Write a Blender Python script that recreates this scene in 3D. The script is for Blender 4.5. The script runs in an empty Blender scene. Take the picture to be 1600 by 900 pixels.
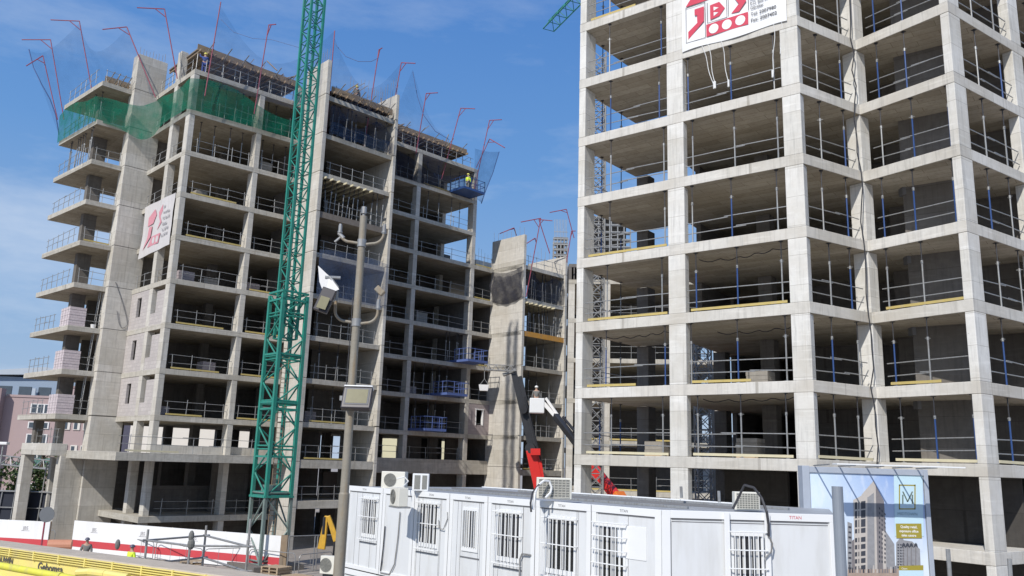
import bpy, math, random
from mathutils import Vector, Matrix
random.seed(7)
R=math.radians
scene=bpy.context.scene
COL=scene.collection
# ------------------------------------------------------------------ camera
F_PX=1300.0; PIT=R(11.934); ROL=R(1.759); EYE=6.4
fw=Vector((0,math.cos(PIT),math.sin(PIT))); up0=Vector((0,-math.sin(PIT),math.cos(PIT))); rt0=Vector((1,0,0))
RT=rt0*math.cos(ROL)+up0*math.sin(ROL); UP=up0*math.cos(ROL)-rt0*math.sin(ROL)
CAM=Vector((0,0,EYE))
cd=bpy.data.cameras.new("camera"); cam=bpy.data.objects.new("camera",cd); COL.objects.link(cam)
cd.sensor_width=36; cd.lens=F_PX/1600*36; cd.clip_end=3000; cd.clip_start=.1
m=Matrix(((RT.x,UP.x,-fw.x,0),(RT.y,UP.y,-fw.y,0),(RT.z,UP.z,-fw.z,EYE),(0,0,0,1)))
cam.matrix_world=m; scene.camera=cam
def at(px,py,Y):
    d=fw+RT*((px-800)/F_PX)-UP*((py-450)/F_PX)
    return CAM+d*(Y/d.y)
def atz(px,py,z):
    d=fw+RT*((px-800)/F_PX)-UP*((py-450)/F_PX)
    return CAM+d*((z-EYE)/d.z)
# ------------------------------------------------------------------ mesh builder
class MB:
    def __init__(s): s.v=[]; s.f=[]
    def add(s,vs,fs):
        b=len(s.v); s.v+= [Vector(x) for x in vs]; s.f+=[tuple(b+i for i in f) for f in fs]; return s
    def hexa(s,p):
        return s.add(p,[(0,3,2,1),(4,5,6,7),(0,1,5,4),(1,2,6,5),(2,3,7,6),(3,0,4,7)])
    def box(s,x0,x1,y0,y1,z0,z1,fr=None):
        if x1<x0: x0,x1=x1,x0
        if y1<y0: y0,y1=y1,y0
        c=[(x0,y0),(x1,y0),(x1,y1),(x0,y1)]
        if fr: c=[fr(a,b) for a,b in c]
        return s.hexa([(a,b,z0) for a,b in c]+[(a,b,z1) for a,b in c])
    def prism(s,poly,z0,z1):
        n=len(poly); vs=[(x,y,z0) for x,y in poly]+[(x,y,z1) for x,y in poly]
        return s.add(vs,[tuple(range(n-1,-1,-1)),tuple(range(n,2*n))]+[(i,(i+1)%n,n+(i+1)%n,n+i) for i in range(n)])
    def bar(s,p,q,r,n=6,r2=None,w=None):
        p=Vector(p);q=Vector(q); d=q-p
        if d.length<1e-6: return s
        d.normalize(); a=Vector((0,0,1)) if abs(d.z)<.9 else Vector((1,0,0))
        e=d.cross(a).normalized(); g=d.cross(e); r2=r if r2 is None else r2
        if w is not None: n=4
        vs=[]
        for P,rr in ((p,r),(q,r2)):
            for i in range(n):
                t=2*math.pi*(i+.5)/n
                if w is not None: vs.append(P+e*(math.copysign(w,math.cos(t)))+g*(math.copysign(rr,math.sin(t))))
                else: vs.append(P+e*math.cos(t)*rr+g*math.sin(t)*rr)
        return s.add(vs,[tuple(range(n-1,-1,-1)),tuple(range(n,2*n))]+[(i,(i+1)%n,n+(i+1)%n,n+i) for i in range(n)])
    def tube(s,pts,r,n=6):
        for a,b in zip(pts[:-1],pts[1:]): s.bar(a,b,r,n)
        return s
    def grid(s,fn,nu,nv):
        b=len(s.v)
        for j in range(nv+1):
            for i in range(nu+1): s.v.append(Vector(fn(i/nu,j/nv)))
        for j in range(nv):
            for i in range(nu):
                a=b+j*(nu+1)+i; s.f.append((a,a+1,a+nu+2,a+nu+1))
        return s
    def blob(s,c,rx,ry,rz,nu=10,nv=6,v0=0,v1=1):
        return s.grid(lambda u,v:(c[0]+rx*math.cos(u*2*math.pi)*math.sin(math.pi*(v0+(v1-v0)*v)),c[1]+ry*math.sin(u*2*math.pi)*math.sin(math.pi*(v0+(v1-v0)*v)),c[2]+rz*math.cos(math.pi*(v0+(v1-v0)*v))),nu,nv)
def mesh_obj(name,mb,mat,parent=None,smooth=False,bevel=0):
    off=parent.location if parent else Vector((0,0,0))
    if parent is not None and parent.parent: off=parent.parent.location+parent.location
    me=bpy.data.meshes.new(name); me.from_pydata([v-off for v in mb.v],[],mb.f)
    me.materials.append(mat); me.update()
    if smooth:
        for p in me.polygons: p.use_smooth=True
    o=bpy.data.objects.new(name,me); COL.objects.link(o)
    if bevel:
        b=o.modifiers.new("bevel","BEVEL"); b.width=bevel; b.segments=2; b.limit_method='ANGLE'
    if parent: o.parent=parent
    return o
def tag(o,label=None,cat=None,group=None,kind=None):
    if label: o["label"]=label
    if cat: o["category"]=cat
    if group: o["group"]=group
    if kind: o["kind"]=kind
    return o
def thing(name,label,cat,loc,group=None):
    o=bpy.data.objects.new(name,None); COL.objects.link(o); o.location=Vector(loc); o.empty_display_size=.3
    return tag(o,label,cat,group)
def dup(root,loc,rz=0,label=None,group=None,scale=None):
    r=root.copy(); COL.objects.link(r); r.location=Vector(loc); r.rotation_euler=(0,0,rz)
    if scale: r.scale=scale
    if label: r["label"]=label
    if group: r["group"]=group
    for ch in list(root.children):
        c=ch.copy(); COL.objects.link(c); c.parent=r
        for g in list(ch.children):
            d=g.copy(); COL.objects.link(d); d.parent=c
    return r
def text_mesh(name,txt,size,origin,ux,uz,mat,parent,align='LEFT',sx=1.0,bold=0):
    cu=bpy.data.curves.new(name,'FONT'); cu.body=txt; cu.size=size; cu.align_x=align; cu.offset=bold; cu.resolution_u=3
    o=bpy.data.objects.new(name,cu); COL.objects.link(o)
    dg=bpy.context.evaluated_depsgraph_get(); me=bpy.data.meshes.new_from_object(o.evaluated_get(dg)); bpy.data.objects.remove(o)
    off=parent.location if parent else Vector((0,0,0))
    if parent is not None and parent.parent: off=off+parent.parent.location
    for v in me.vertices:
        c=v.co.copy(); v.co=Vector(origin)+Vector(ux)*c.x*sx+Vector(uz)*c.y-off
    me.materials.clear(); me.materials.append(mat); me.update(); ob=bpy.data.objects.new(name,me); COL.objects.link(ob)
    if parent: ob.parent=parent
    return ob
# ------------------------------------------------------------------ materials
def new_mat(name):
    m=bpy.data.materials.new(name); m.use_nodes=True; nt=m.node_tree; nt.nodes.clear()
    out=nt.nodes.new('ShaderNodeOutputMaterial'); b=nt.nodes.new('ShaderNodeBsdfPrincipled'); nt.links.new(b.outputs[0],out.inputs[0])
    return m,nt,b,out
def mixc(nt,a,b,fac,mode='MIX'):
    n=nt.nodes.new('ShaderNodeMix'); n.data_type='RGBA'; n.blend_type=mode
    for k,v in ((0,fac),(6,a),(7,b)):
        if hasattr(v,'links') or isinstance(v,bpy.types.NodeSocket): nt.links.new(v,n.inputs[k])
        else: n.inputs[k].default_value=v if k==0 else (*v,1)
    return n.outputs[2]
def noise(nt,vec,scale,detail=4,rough=.6):
    n=nt.nodes.new('ShaderNodeTexNoise'); n.inputs['Scale'].default_value=scale; n.inputs['Detail'].default_value=detail; n.inputs['Roughness'].default_value=rough
    nt.links.new(vec,n.inputs['Vector']); return n.outputs['Fac']
def ramp(nt,fac,stops):
    n=nt.nodes.new('ShaderNodeValToRGB'); nt.links.new(fac,n.inputs[0])
    e=n.color_ramp.elements
    while len(e)<len(stops): e.new(.5)
    for el,(p,c) in zip(e,stops): el.position=p; el.color=(c,c,c,1) if not isinstance(c,tuple) else (*c,1)
    return n.outputs[0]
def scalev(nt,vec,s,rz=0):
    n=nt.nodes.new('ShaderNodeMapping'); n.inputs['Scale'].default_value=s; n.inputs['Rotation'].default_value=(0,0,rz); nt.links.new(vec,n.inputs['Vector']); return n.outputs[0]
def plain(name,col,rough=.6,metal=0,var=.12,scale=3,dirt=None,bump=0):
    m,nt,b,o=new_mat(name)
    g=nt.nodes.new('ShaderNodeNewGeometry').outputs['Position']
    f=noise(nt,g,scale,5); f2=noise(nt,scalev(nt,g,(3,3,.5)),scale*.6,4)
    c=mixc(nt,tuple(x*(1-var) for x in col),tuple(min(1,x*(1+var)) for x in col),f)
    if dirt:
        c=mixc(nt,c,dirt,ramp(nt,f2,[(.48,0),(.75,.75)]))
    nt.links.new(c,b.inputs['Base Color']); b.inputs['Roughness'].default_value=rough; b.inputs['Metallic'].default_value=metal
    if bump:
        bn=nt.nodes.new('ShaderNodeBump'); bn.inputs['Strength'].default_value=bump; bn.inputs['Distance'].default_value=.02
        nt.links.new(noise(nt,g,scale*6,4),bn.inputs['Height']); nt.links.new(bn.outputs[0],b.inputs['Normal'])
    return m
def concrete(name,col,dark=.72,rz=R(44.4),board=True,warm=(1,.965,.91),soff=(.80,.75,.68)):
    m,nt,b,o=new_mat(name)
    geo=nt.nodes.new('ShaderNodeNewGeometry'); g=geo.outputs['Position']
    big=noise(nt,g,.45,6,.65); mid=noise(nt,g,2.3,6,.7); fine=noise(nt,g,26,3,.7)
    streak=noise(nt,scalev(nt,g,(5,5,.35)),1.2,5,.65)
    sw=noise(nt,scalev(nt,g,(.6,.6,6)),1.0,4,.6)
    c=mixc(nt,tuple(x*dark for x in col),col,ramp(nt,mid,[(.3,0),(.62,1)]))
    c=mixc(nt,c,tuple(x*w*.8 for x,w in zip(col,warm)),ramp(nt,big,[(.42,0),(.66,.8)]))
    c=mixc(nt,c,tuple(x*.55 for x in col),ramp(nt,streak,[(.52,0),(.74,.7)]))
    c=mixc(nt,c,tuple(min(1,x*1.2) for x in col),ramp(nt,sw,[(.55,0),(.75,.5)]))
    c=mixc(nt,c,tuple(x*.7 for x in col),ramp(nt,fine,[(.55,0),(.8,.4)]))
    dp=nt.nodes.new('ShaderNodeVectorMath'); dp.operation='DOT_PRODUCT'; dp.inputs[1].default_value=(.75,.66,0); nt.links.new(g,dp.inputs[0])
    s3=nt.nodes.new('ShaderNodeSeparateXYZ'); nt.links.new(g,s3.inputs[0]); cb=nt.nodes.new('ShaderNodeCombineXYZ'); nt.links.new(dp.outputs['Value'],cb.inputs[0]); nt.links.new(s3.outputs[2],cb.inputs[1])
    pb=nt.nodes.new('ShaderNodeTexBrick'); pb.inputs['Scale'].default_value=1; pb.inputs['Brick Width'].default_value=2.35; pb.inputs['Row Height'].default_value=1.27
    pb.inputs['Mortar Size'].default_value=.012; pb.inputs['Color1'].default_value=(1,1,1,1); pb.inputs['Color2'].default_value=(.80,.79,.76,1); pb.inputs['Mortar'].default_value=(.55,.53,.5,1); nt.links.new(cb.outputs[0],pb.inputs['Vector'])
    c=mixc(nt,c,pb.outputs['Color'],.75,'MULTIPLY')
    drip=noise(nt,scalev(nt,g,(9,9,.22)),1.0,3,.5); c=mixc(nt,c,tuple(x*w*.5 for x,w in zip(col,(1,.92,.8))),ramp(nt,drip,[(.60,0),(.74,.3)]))
    # lift-line of each pour: darker line on vertical faces handled with z wave
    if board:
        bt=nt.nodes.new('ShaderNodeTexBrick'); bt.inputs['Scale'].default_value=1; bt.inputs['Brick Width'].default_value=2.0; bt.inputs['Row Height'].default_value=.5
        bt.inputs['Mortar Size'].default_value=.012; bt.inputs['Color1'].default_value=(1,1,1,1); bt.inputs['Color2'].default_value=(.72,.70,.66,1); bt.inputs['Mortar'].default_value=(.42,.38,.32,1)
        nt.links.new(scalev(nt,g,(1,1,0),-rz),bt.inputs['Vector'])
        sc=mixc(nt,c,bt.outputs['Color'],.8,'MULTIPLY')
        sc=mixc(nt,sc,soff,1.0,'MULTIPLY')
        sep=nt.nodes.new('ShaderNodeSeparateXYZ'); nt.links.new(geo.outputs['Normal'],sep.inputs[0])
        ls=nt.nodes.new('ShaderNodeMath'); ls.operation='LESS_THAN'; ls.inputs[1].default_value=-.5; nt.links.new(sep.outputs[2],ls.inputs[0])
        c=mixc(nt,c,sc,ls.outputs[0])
    nt.links.new(c,b.inputs['Base Color']); b.inputs['Roughness'].default_value=.88; b.inputs['Specular IOR Level'].default_value=.25
    bn=nt.nodes.new('ShaderNodeBump'); bn.inputs['Strength'].default_value=.35; bn.inputs['Distance'].default_value=.03
    nt.links.new(mid,bn.inputs['Height']); nt.links.new(bn.outputs[0],b.inputs['Normal'])
    return m
def glassy(name,col,alpha,spec=.1,weave=0):
    m=bpy.data.materials.new(name); m.use_nodes=True; nt=m.node_tree; nt.nodes.clear()
    out=nt.nodes.new('ShaderNodeOutputMaterial'); mx=nt.nodes.new('ShaderNodeMixShader'); tr=nt.nodes.new('ShaderNodeBsdfTransparent')
    d=nt.nodes.new('ShaderNodeBsdfDiffuse'); d.inputs[0].default_value=(*col,1); tl=nt.nodes.new('ShaderNodeBsdfTranslucent'); tl.inputs[0].default_value=(*col,1)
    m2=nt.nodes.new('ShaderNodeMixShader'); m2.inputs[0].default_value=.45; nt.links.new(d.outputs[0],m2.inputs[1]); nt.links.new(tl.outputs[0],m2.inputs[2])
    g=nt.nodes.new('ShaderNodeNewGeometry').outputs['Position']; f=noise(nt,g,1.1,5); f=ramp(nt,f,[(.3,alpha*.6),(.7,min(1,alpha*1.35))])
    nt.links.new(f,mx.inputs[0]); nt.links.new(tr.outputs[0],mx.inputs[1]); nt.links.new(m2.outputs[0],mx.inputs[2]); nt.links.new(mx.outputs[0],out.inputs[0])
    return m
def blockwork(name,c1,c2,mortar,axis,bw=.5,rh=.25):
    m,nt,b,o=new_mat(name); geo=nt.nodes.new('ShaderNodeNewGeometry'); g=geo.outputs['Position']
    # planar coords: distance along `axis` and z
    dp=nt.nodes.new('ShaderNodeVectorMath'); dp.operation='DOT_PRODUCT'; dp.inputs[1].default_value=(axis[0],axis[1],0); nt.links.new(g,dp.inputs[0])
    sp=nt.nodes.new('ShaderNodeSeparateXYZ'); nt.links.new(g,sp.inputs[0]); cb=nt.nodes.new('ShaderNodeCombineXYZ'); nt.links.new(dp.outputs['Value'],cb.inputs[0]); nt.links.new(sp.outputs[2],cb.inputs[1])
    bt=nt.nodes.new('ShaderNodeTexBrick'); bt.inputs['Scale'].default_value=1; bt.inputs['Brick Width'].default_value=bw; bt.inputs['Row Height'].default_value=rh; bt.inputs['Mortar Size'].default_value=.012
    bt.inputs['Color1'].default_value=(*c1,1); bt.inputs['Color2'].default_value=(*c2,1); bt.inputs['Mortar'].default_value=(*mortar,1); nt.links.new(cb.outputs[0],bt.inputs['Vector'])
    c=mixc(nt,bt.outputs['Color'],tuple(x*.75 for x in c1),ramp(nt,noise(nt,g,1.5,5),[(.45,0),(.75,.7)])); nt.links.new(c,b.inputs['Base Color']); b.inputs['Roughness'].default_value=.9
    return m
U=Vector((.7145,.6997,0)); N=Vector((.6997,-.7145,0))
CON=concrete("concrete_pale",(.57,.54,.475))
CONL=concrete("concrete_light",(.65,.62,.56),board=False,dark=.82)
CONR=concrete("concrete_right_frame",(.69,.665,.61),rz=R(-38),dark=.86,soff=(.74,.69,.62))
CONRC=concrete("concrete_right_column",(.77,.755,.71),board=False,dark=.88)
CORED=concrete("concrete_deep_shade",(.075,.07,.065),board=False)  # shade put into the colour so ground-level walls stay near black
COND=concrete("concrete_darkened",(.205,.19,.175),board=False)  # interior shade put into the colour, darker than the outer concrete
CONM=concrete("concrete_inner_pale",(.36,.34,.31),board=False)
BLK_N=blockwork("block_infill_side",(.50,.46,.43),(.44,.40,.38),(.34,.31,.29),(N.x,N.y))
BLK_U=blockwork("block_infill_front",(.40,.34,.33),(.35,.30,.30),(.28,.25,.24),(U.x,U.y))
BLK_S=blockwork("pale_brick_stack",(.62,.54,.54),(.56,.48,.49),(.45,.39,.39),(N.x+U.x,N.y+U.y),.3,.19)
GALV=plain("galvanised_steel",(.34,.345,.34),.5,.45,.25,9,dirt=(.22,.19,.16))
STEEL=plain("grey_scaffold_tube",(.36,.36,.35),.5,.5,.25,6,dirt=(.2,.17,.14))
DARKST=plain("dark_inner_tube",(.05,.05,.055),.5,.3)
BLUEP=plain("blue_prop_paint",(.03,.075,.22),.45,.1,.2,8)
YELB=plain("yellow_toe_board",(.50,.39,.13),.7,0,.2,3,dirt=(.45,.36,.2))
PALEB=plain("pale_timber_board",(.62,.56,.38),.8,0,.15,3)
TIMB=plain("formwork_timber",(.27,.2,.13),.85,0,.3,4,dirt=(.2,.17,.14))
PLY=plain("plywood_edge",(.20,.17,.14),.85,0,.3,3)
ORANG=plain("orange_formwork_beam",(.60,.30,.05),.7,0,.2,2,dirt=(.35,.25,.17))
GREEN=plain("green_crane_paint",(.02,.23,.17),.5,.0,.25,4,dirt=(.10,.20,.165))
GREENGREY=plain("worn_grey_green_steel",(.20,.26,.235),.6,.2,.25,4,dirt=(.12,.12,.1))
RED=plain("red_safety_paint",(.30,.06,.09),.5,0,.25,3,dirt=(.18,.04,.06))
REDB=plain("red_boom_paint",(.62,.03,.025),.35,0,.12,2)
ORB=plain("orange_boom_paint",(.75,.2,.03),.35,0,.12,2)
BLACK=plain("black_boom_steel",(.035,.036,.04),.4,.2,.3,3)
WHITE=plain("white_cabin_panel",(.69,.705,.71),.45,0,.05,1.2,dirt=(.55,.55,.53))
WHITE2=plain("white_cabin_frame",(.78,.79,.785),.4,0,.03,2)
SHAD=plain("dark_joint_rubber",(.17,.17,.175),.7)
ROOFM=plain("grey_cabin_roof",(.40,.42,.44),.55,.2,.15,1.5,dirt=(.28,.28,.28))
PANE=new_mat("dark_window_glass")[0]
_b=[n for n in PANE.node_tree.nodes if n.type=='BSDF_PRINCIPLED'][0]; _b.inputs['Base Color'].default_value=(.03,.032,.036,1); _b.inputs['Roughness'].default_value=.12
BLIND=plain("white_blind_slats",(.6,.6,.58),.6)
HOARD=plain("white_hoarding_board",(.80,.80,.79),.55,0,.03,1,dirt=(.7,.69,.66))
REDS=plain("red_hoarding_stripe",(.55,.06,.07),.55,0,.1,1)
BANN=plain("white_banner_vinyl",(.80,.80,.79),.5,0,.04,1.2)
BANF=plain("sun_faded_banner_vinyl",(.60,.575,.56),.6,0,.1,1.5,dirt=(.5,.46,.43))
BANR=plain("banner_red_ink",(.60,.05,.09),.55,0,.08,2)
INK=plain("dark_ink",(.07,.07,.075),.6)
FADE=plain("faded_red_ink",(.62,.27,.31),.6,0,.15,2)
FINK=plain("faded_grey_ink",(.32,.31,.32),.6,0,.15,2)
YEL=plain("pale_yellow_machine_paint",(.78,.66,.20),.45,0,.06,1.2,dirt=(.66,.56,.25))
YELP=plain("bright_yellow_pipe_paint",(.66,.63,.07),.55,0,.15,4,dirt=(.45,.40,.16))
BEIGE=plain("dusty_beige_top",(.50,.43,.34),.85,0,.12,1.5,dirt=(.38,.33,.27))
GNET=glassy("green_debris_net",(.02,.24,.15),.60)
BNET=glassy("blue_safety_net",(.05,.11,.25),.15)
BNET2=glassy("blue_net_dense",(.04,.10,.22),.34)
BTARP=glassy("blue_debris_sheet",(.16,.22,.36),.42)
GTARP=glassy("grey_debris_sheet",(.07,.07,.085),.82)
MESHF=glassy("fine_fence_mesh",(.25,.25,.25),.28)
PURP=plain("violet_blue_platform_paint",(.10,.15,.36),.5,0,.2,3)
POLEM=plain("weathered_grey_lamp_post",(.27,.245,.195),.65,.1,.2,3,dirt=(.30,.19,.08),bump=.3)
LAMPH=plain("dark_floodlight_body",(.04,.035,.04),.4)
LENS=plain("yellowed_floodlight_lens",(.24,.22,.13),.15,0,.15,9)
ACM=plain("cream_air_conditioner_case",(.70,.68,.60),.5,0,.05,2)
ACD=plain("grey_fan_grille",(.22,.22,.20),.6,0,.2,20)
CABLE=plain("dark_cable_rubber",(.04,.04,.045),.6)
WCABLE=plain("white_pipe_lagging",(.75,.75,.73),.6)
SKIN=plain("skin",(.45,.28,.2),.6); HIVIS=plain("hi_vis_yellow",(.65,.85,.05),.6); NAVY=plain("navy_workwear",(.03,.06,.22),.8); GREYW=plain("grey_workwear",(.16,.16,.15),.8)
HELW=plain("white_helmet",(.8,.8,.75),.3); HELD=plain("dark_helmet",(.10,.10,.14),.35); HELY=plain("yellow_helmet",(.8,.75,.15),.35)
GROUND=plain("dusty_ground_concrete",(.36,.32,.28),.95,0,.18,.35,dirt=(.26,.235,.21),bump=.3)
LEAF=plain("shrub_leaf",(.06,.10,.025),.7,0,.4,2); FROND=plain("palm_frond",(.10,.12,.05),.7,0,.4,3); TRUNK=plain("palm_trunk",(.14,.10,.07),.9)
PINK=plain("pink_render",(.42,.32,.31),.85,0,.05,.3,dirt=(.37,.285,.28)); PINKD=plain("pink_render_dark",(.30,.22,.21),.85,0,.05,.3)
BLUEG=plain("blue_grey_render",(.26,.33,.42),.8,0,.05,.3); BLUEGL=plain("pale_grey_band",(.42,.47,.52),.8,0,.05,.3)
CREAM=plain("cream_render",(.66,.62,.42),.85,0,.05,.4); OFFW=plain("off_white_render",(.70,.66,.60),.85,0,.05,.4)
DGL=plain("far_window_glass",(.07,.09,.11),.3,0,.3,1)
FBLK=plain("dark_shade_net_fence",(.018,.022,.035),.8)
CANG=plain("green_canopy_roof",(.10,.22,.15),.7)
WHT=plain("white_painted_render",(.75,.74,.72),.7)
PALW=plain("pallet_wood",(.42,.32,.21),.85,0,.2,4)
PIPE=plain("orange_duct",(.55,.25,.15),.6)
# ------------------------------------------------------------------ frames
K=Vector((-24.15,57.52))
def L(s,t): return (K.x+s*U.x+t*N.x, K.y+s*U.y+t*N.y)
def L3(s,t,z): x,y=L(s,t); return Vector((x,y,z))
LZ=lambda l:8.95+(18-l)*3.2
RZ=lambda l:10.04+(6-l)*3.2 if l<=6 else {7:6.93,8:3.75,9:.45}[l]
ORD=["ground","first","second","third","fourth","fifth","sixth","seventh","eighth","ninth","tenth","eleventh"]
def rail_piece(p,q,hh,a,b,rr):
    m=MB(); d=q-p; f=random.uniform(.35,.65)
    if d.length>3 and random.random()<.6:
        o=.16/d.length*random.uniform(.5,2.5)
        m.bar(p+UZV*(hh+a),p+d*(f+o)+UZV*(hh+(a+b)/2),rr,6); m.bar(p+d*(f-o)+UZV*(hh+(a+b)/2+.05),q+UZV*(hh+b),rr,6)
    else: m.bar(p+UZV*(hh+a),q+UZV*(hh+b),rr,6)
    return m
UZV=Vector((0,0,1))
def rail_bay(p,q,z,label,group,toe=None,mat=GALV,sp=1.7,h=(.5,1.0),posth=1.12,name="guardrail",jit=.05,rr=.018):
    p=Vector((p[0],p[1],z)); q=Vector((q[0],q[1],z)); t=thing(name,label,"guardrail",p,group)
    d=(q-p); ln=d.length; 
    for k,hh in enumerate(h):
        a=random.uniform(-jit,jit); b=random.uniform(-jit,jit)
        mesh_obj("rail",rail_piece(p,q,hh,a,b,rr),mat,t)
    n=max(1,round(ln/sp)); 
    if posth:
        for i in range(n+1):
            f=(.06+i*(.88)/n); b=p+d*f
            mesh_obj("post",MB().bar(b+Vector((0,0,.004)),b+Vector((random.uniform(-.04,.04),random.uniform(-.04,.04),posth*random.uniform(.9,1.05))),.023,6),mat,t)
    if toe:
        e=d.normalized(); nn=Vector((e.y,-e.x,0))*.05
        a=p+d*.04+nn; b=p+d*toe[1]+nn
        mesh_obj("toe_board",MB().bar(a+Vector((0,0,.10)),b+Vector((0,0,.10)),.02,w=.015).bar(a+Vector((0,0,.12)),b+Vector((0,0,.10)),.055,w=.02),toe[0],t)
    return t
# ------------------------------------------------------------------ prop prototypes
def make_prop(outer,label):
    t=thing("adjustable_prop",label,"steel prop",(0,0,0),"adjustable steel props under the slabs")
    mesh_obj("outer_tube",MB().bar((0,0,.02),(0,0,1.85),.034,8),outer,t)
    mesh_obj("inner_tube",MB().bar((0,0,1.84),(0,0,2.70),.024,8).box(-.08,.08,-.08,.08,2.695,2.715),DARKST,t)
    mesh_obj("base_plate",MB().box(-.08,.08,-.08,.08,.004,.022),GALV,t)
    mesh_obj("collar",MB().bar((0,0,1.78),(0,0,1.92),.05,8).bar((-.12,0,1.86),(.12,0,1.86),.012),GALV,t)
    return t
PROPS=[]
def prop(x,y,z,col,label,h=2.72,tilt=None):
    key='b' if col=='blue' else 'g'
    base=[p for k,p in PROPS if k==key]
    if not base:
        t=make_prop(BLUEP if key=='b' else GALV,label); PROPS.append((key,t)); t.location=(x,y,z); t.scale=(1,1,h/2.72); t.rotation_euler=(0,0,random.uniform(0,3)); return t
    t=dup(base[0],(x,y,z),random.uniform(0,3),label,"adjustable steel props under the slabs",(1,1,h/2.72))
    if tilt: t.rotation_euler=tilt
    return t
# ================================================================== RIGHT BUILDING
P=[Vector((3.17,40.17)),Vector((12.12,33.16)),Vector((15.53,35.18)),Vector((17.96,31.69)),Vector((22.9,35.05)),Vector((27.5,38.2))]
Adir=(P[1]-P[0]).normalized(); An=Vector((Adir.y,-Adir.x))
Q0=Vector((6.75,44.35)); Q1=Vector((8.6,45.6))
RB=thing("concrete_frame_tower","tall unfinished concrete frame tower at right, with zigzag front and open floors full of props","building under construction",(P[1].x,P[1].y,0))
Q1=Q0+(P[1]-P[0])*.28
plate=[P[0],P[1],P[2],P[3],P[4],P[5],Vector((25,47)),Vector((16,52.5)),Q1+Vector((2.8,4.2)),Q1,Q0]
for l in range(-2,9):
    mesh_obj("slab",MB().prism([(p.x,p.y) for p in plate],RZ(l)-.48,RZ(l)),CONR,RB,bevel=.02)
mesh_obj("slab",MB().prism([(p.x,p.y) for p in plate],.0,.45),CONR,RB)
def colbox(mb,c,d,wl,wr,dep,z0,z1,off=.0):
    # column with outer face along direction d through point c ; extends inwards
    n=Vector((d.y,-d.x)); a=c+d*wl-n*.004; b=c+d*wr-n*.004
    q=[a,b,b-n*dep,a-n*dep]
    mb.hexa([(p.x,p.y,z0) for p in q]+[(p.x,p.y,z1) for p in q])
def column_line(c,d,wl,wr,dep,mat=CONRC,lv=range(-1,10),wide=0):
    mb=MB(); lows=MB()
    for l in lv:
        zt=RZ(l-1)-.48; zb=RZ(l) if l<9 else .45
        colbox(mb,c,d,wl,wr,dep,zb+.0,zt)
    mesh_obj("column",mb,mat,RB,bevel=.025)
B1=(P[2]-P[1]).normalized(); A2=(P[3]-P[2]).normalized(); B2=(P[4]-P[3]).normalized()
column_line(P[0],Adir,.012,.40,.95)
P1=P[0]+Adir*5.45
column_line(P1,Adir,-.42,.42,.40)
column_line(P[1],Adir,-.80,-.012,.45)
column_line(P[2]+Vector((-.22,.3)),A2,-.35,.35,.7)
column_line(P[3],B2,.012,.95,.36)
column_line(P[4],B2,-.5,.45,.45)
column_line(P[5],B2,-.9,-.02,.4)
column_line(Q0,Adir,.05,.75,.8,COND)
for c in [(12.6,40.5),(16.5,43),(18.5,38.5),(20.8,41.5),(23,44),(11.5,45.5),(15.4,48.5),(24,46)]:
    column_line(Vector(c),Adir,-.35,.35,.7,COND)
Lf=lambda a,b:(P[0].x+Adir.x*a-An.x*b,P[0].y+Adir.y*a-An.y*b)
def cwall(a0,a1,b0,b1,lv,mat=COND):
    m=MB()
    for l in lv: m.box(a0,a1,b0,b1,RZ(l) if l<9 else .45,RZ(l-1)-.482,Lf)
    mesh_obj("dark_inner_wall",m,mat,RB)
up=range(-1,8)  # inner walls below are added to darken the bays and hide the sky
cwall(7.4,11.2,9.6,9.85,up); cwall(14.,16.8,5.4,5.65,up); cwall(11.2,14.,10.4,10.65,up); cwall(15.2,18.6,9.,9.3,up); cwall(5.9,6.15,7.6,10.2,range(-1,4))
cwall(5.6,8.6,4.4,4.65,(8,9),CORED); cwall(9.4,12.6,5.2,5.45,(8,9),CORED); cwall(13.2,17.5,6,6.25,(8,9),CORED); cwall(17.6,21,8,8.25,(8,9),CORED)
bk=[Q1,Q1+Vector((2.8,4.2)),Vector((16,52.5)),Vector((25,47)),P[5]]  # walls added along the open back edge to keep light out of the floors
for p,q in zip(bk[:-1],bk[1:]):
    d=(q-p).normalized(); n_=Vector((d.y,-d.x)); c0=p+n_*.3+d*.3; c1=q+n_*.3-d*.3; m=MB()
    for l in range(-1,10 if p is not bk[0] else 6):
        qd=[c0,c1,c1+n_*.25,c0+n_*.25]; zb=RZ(l) if l<9 else .45; z1=RZ(l-1)-.482
        m.hexa([(v.x,v.y,zb) for v in qd]+[(v.x,v.y,z1) for v in qd])
    mesh_obj("added_back_wall",m,COND,RB)
mesh_obj("slab",MB().prism([(p.x,p.y) for p in [P[1],P[2],P[3],P[4],P[5],Vector((25,47)),Vector((16,52.5)),Q1+Vector((2.8,4.2)),P1+Vector((1.5,2.5))]],RZ(8)-.4,RZ(8)-.0),CONR,RB) if False else None
for l in (4,5,6,7):
    c=Vector((17.7,35.9)); mesh_obj("ceiling_box",MB().box(c.x-.22,c.x+.22,c.y-.2,c.y+.2,RZ(l-1)-.82,RZ(l-1)-.481),SHAD,RB)
bays=[("leftmost",P[0]+Adir*.45,P1-Adir*.45,[.30,.93],'A'),
      ("second",P1+Adir*.45,P[1]-Adir*.85,[.07,.50,.93],'A'),
      ("third",P[1]+B1*.12,P[2]-B1*.3,[.36,.80],'B'),
      ("fourth",P[2]+A2*.45,P[3]-A2*.15,[.10,.50,.93],'C'),
      ("fifth",P[3]+B2*1.0,P[4]-B2*.55,[.32,.75],'D'),
      ("sixth",P[4]+B2*.5,P[5]-B2*1.0,[.3,.7],'D')]
posn={2:["left","right"],3:["left","middle","right"]}
colr={ (0,'leftmost'):0}
random.seed(3)
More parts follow.
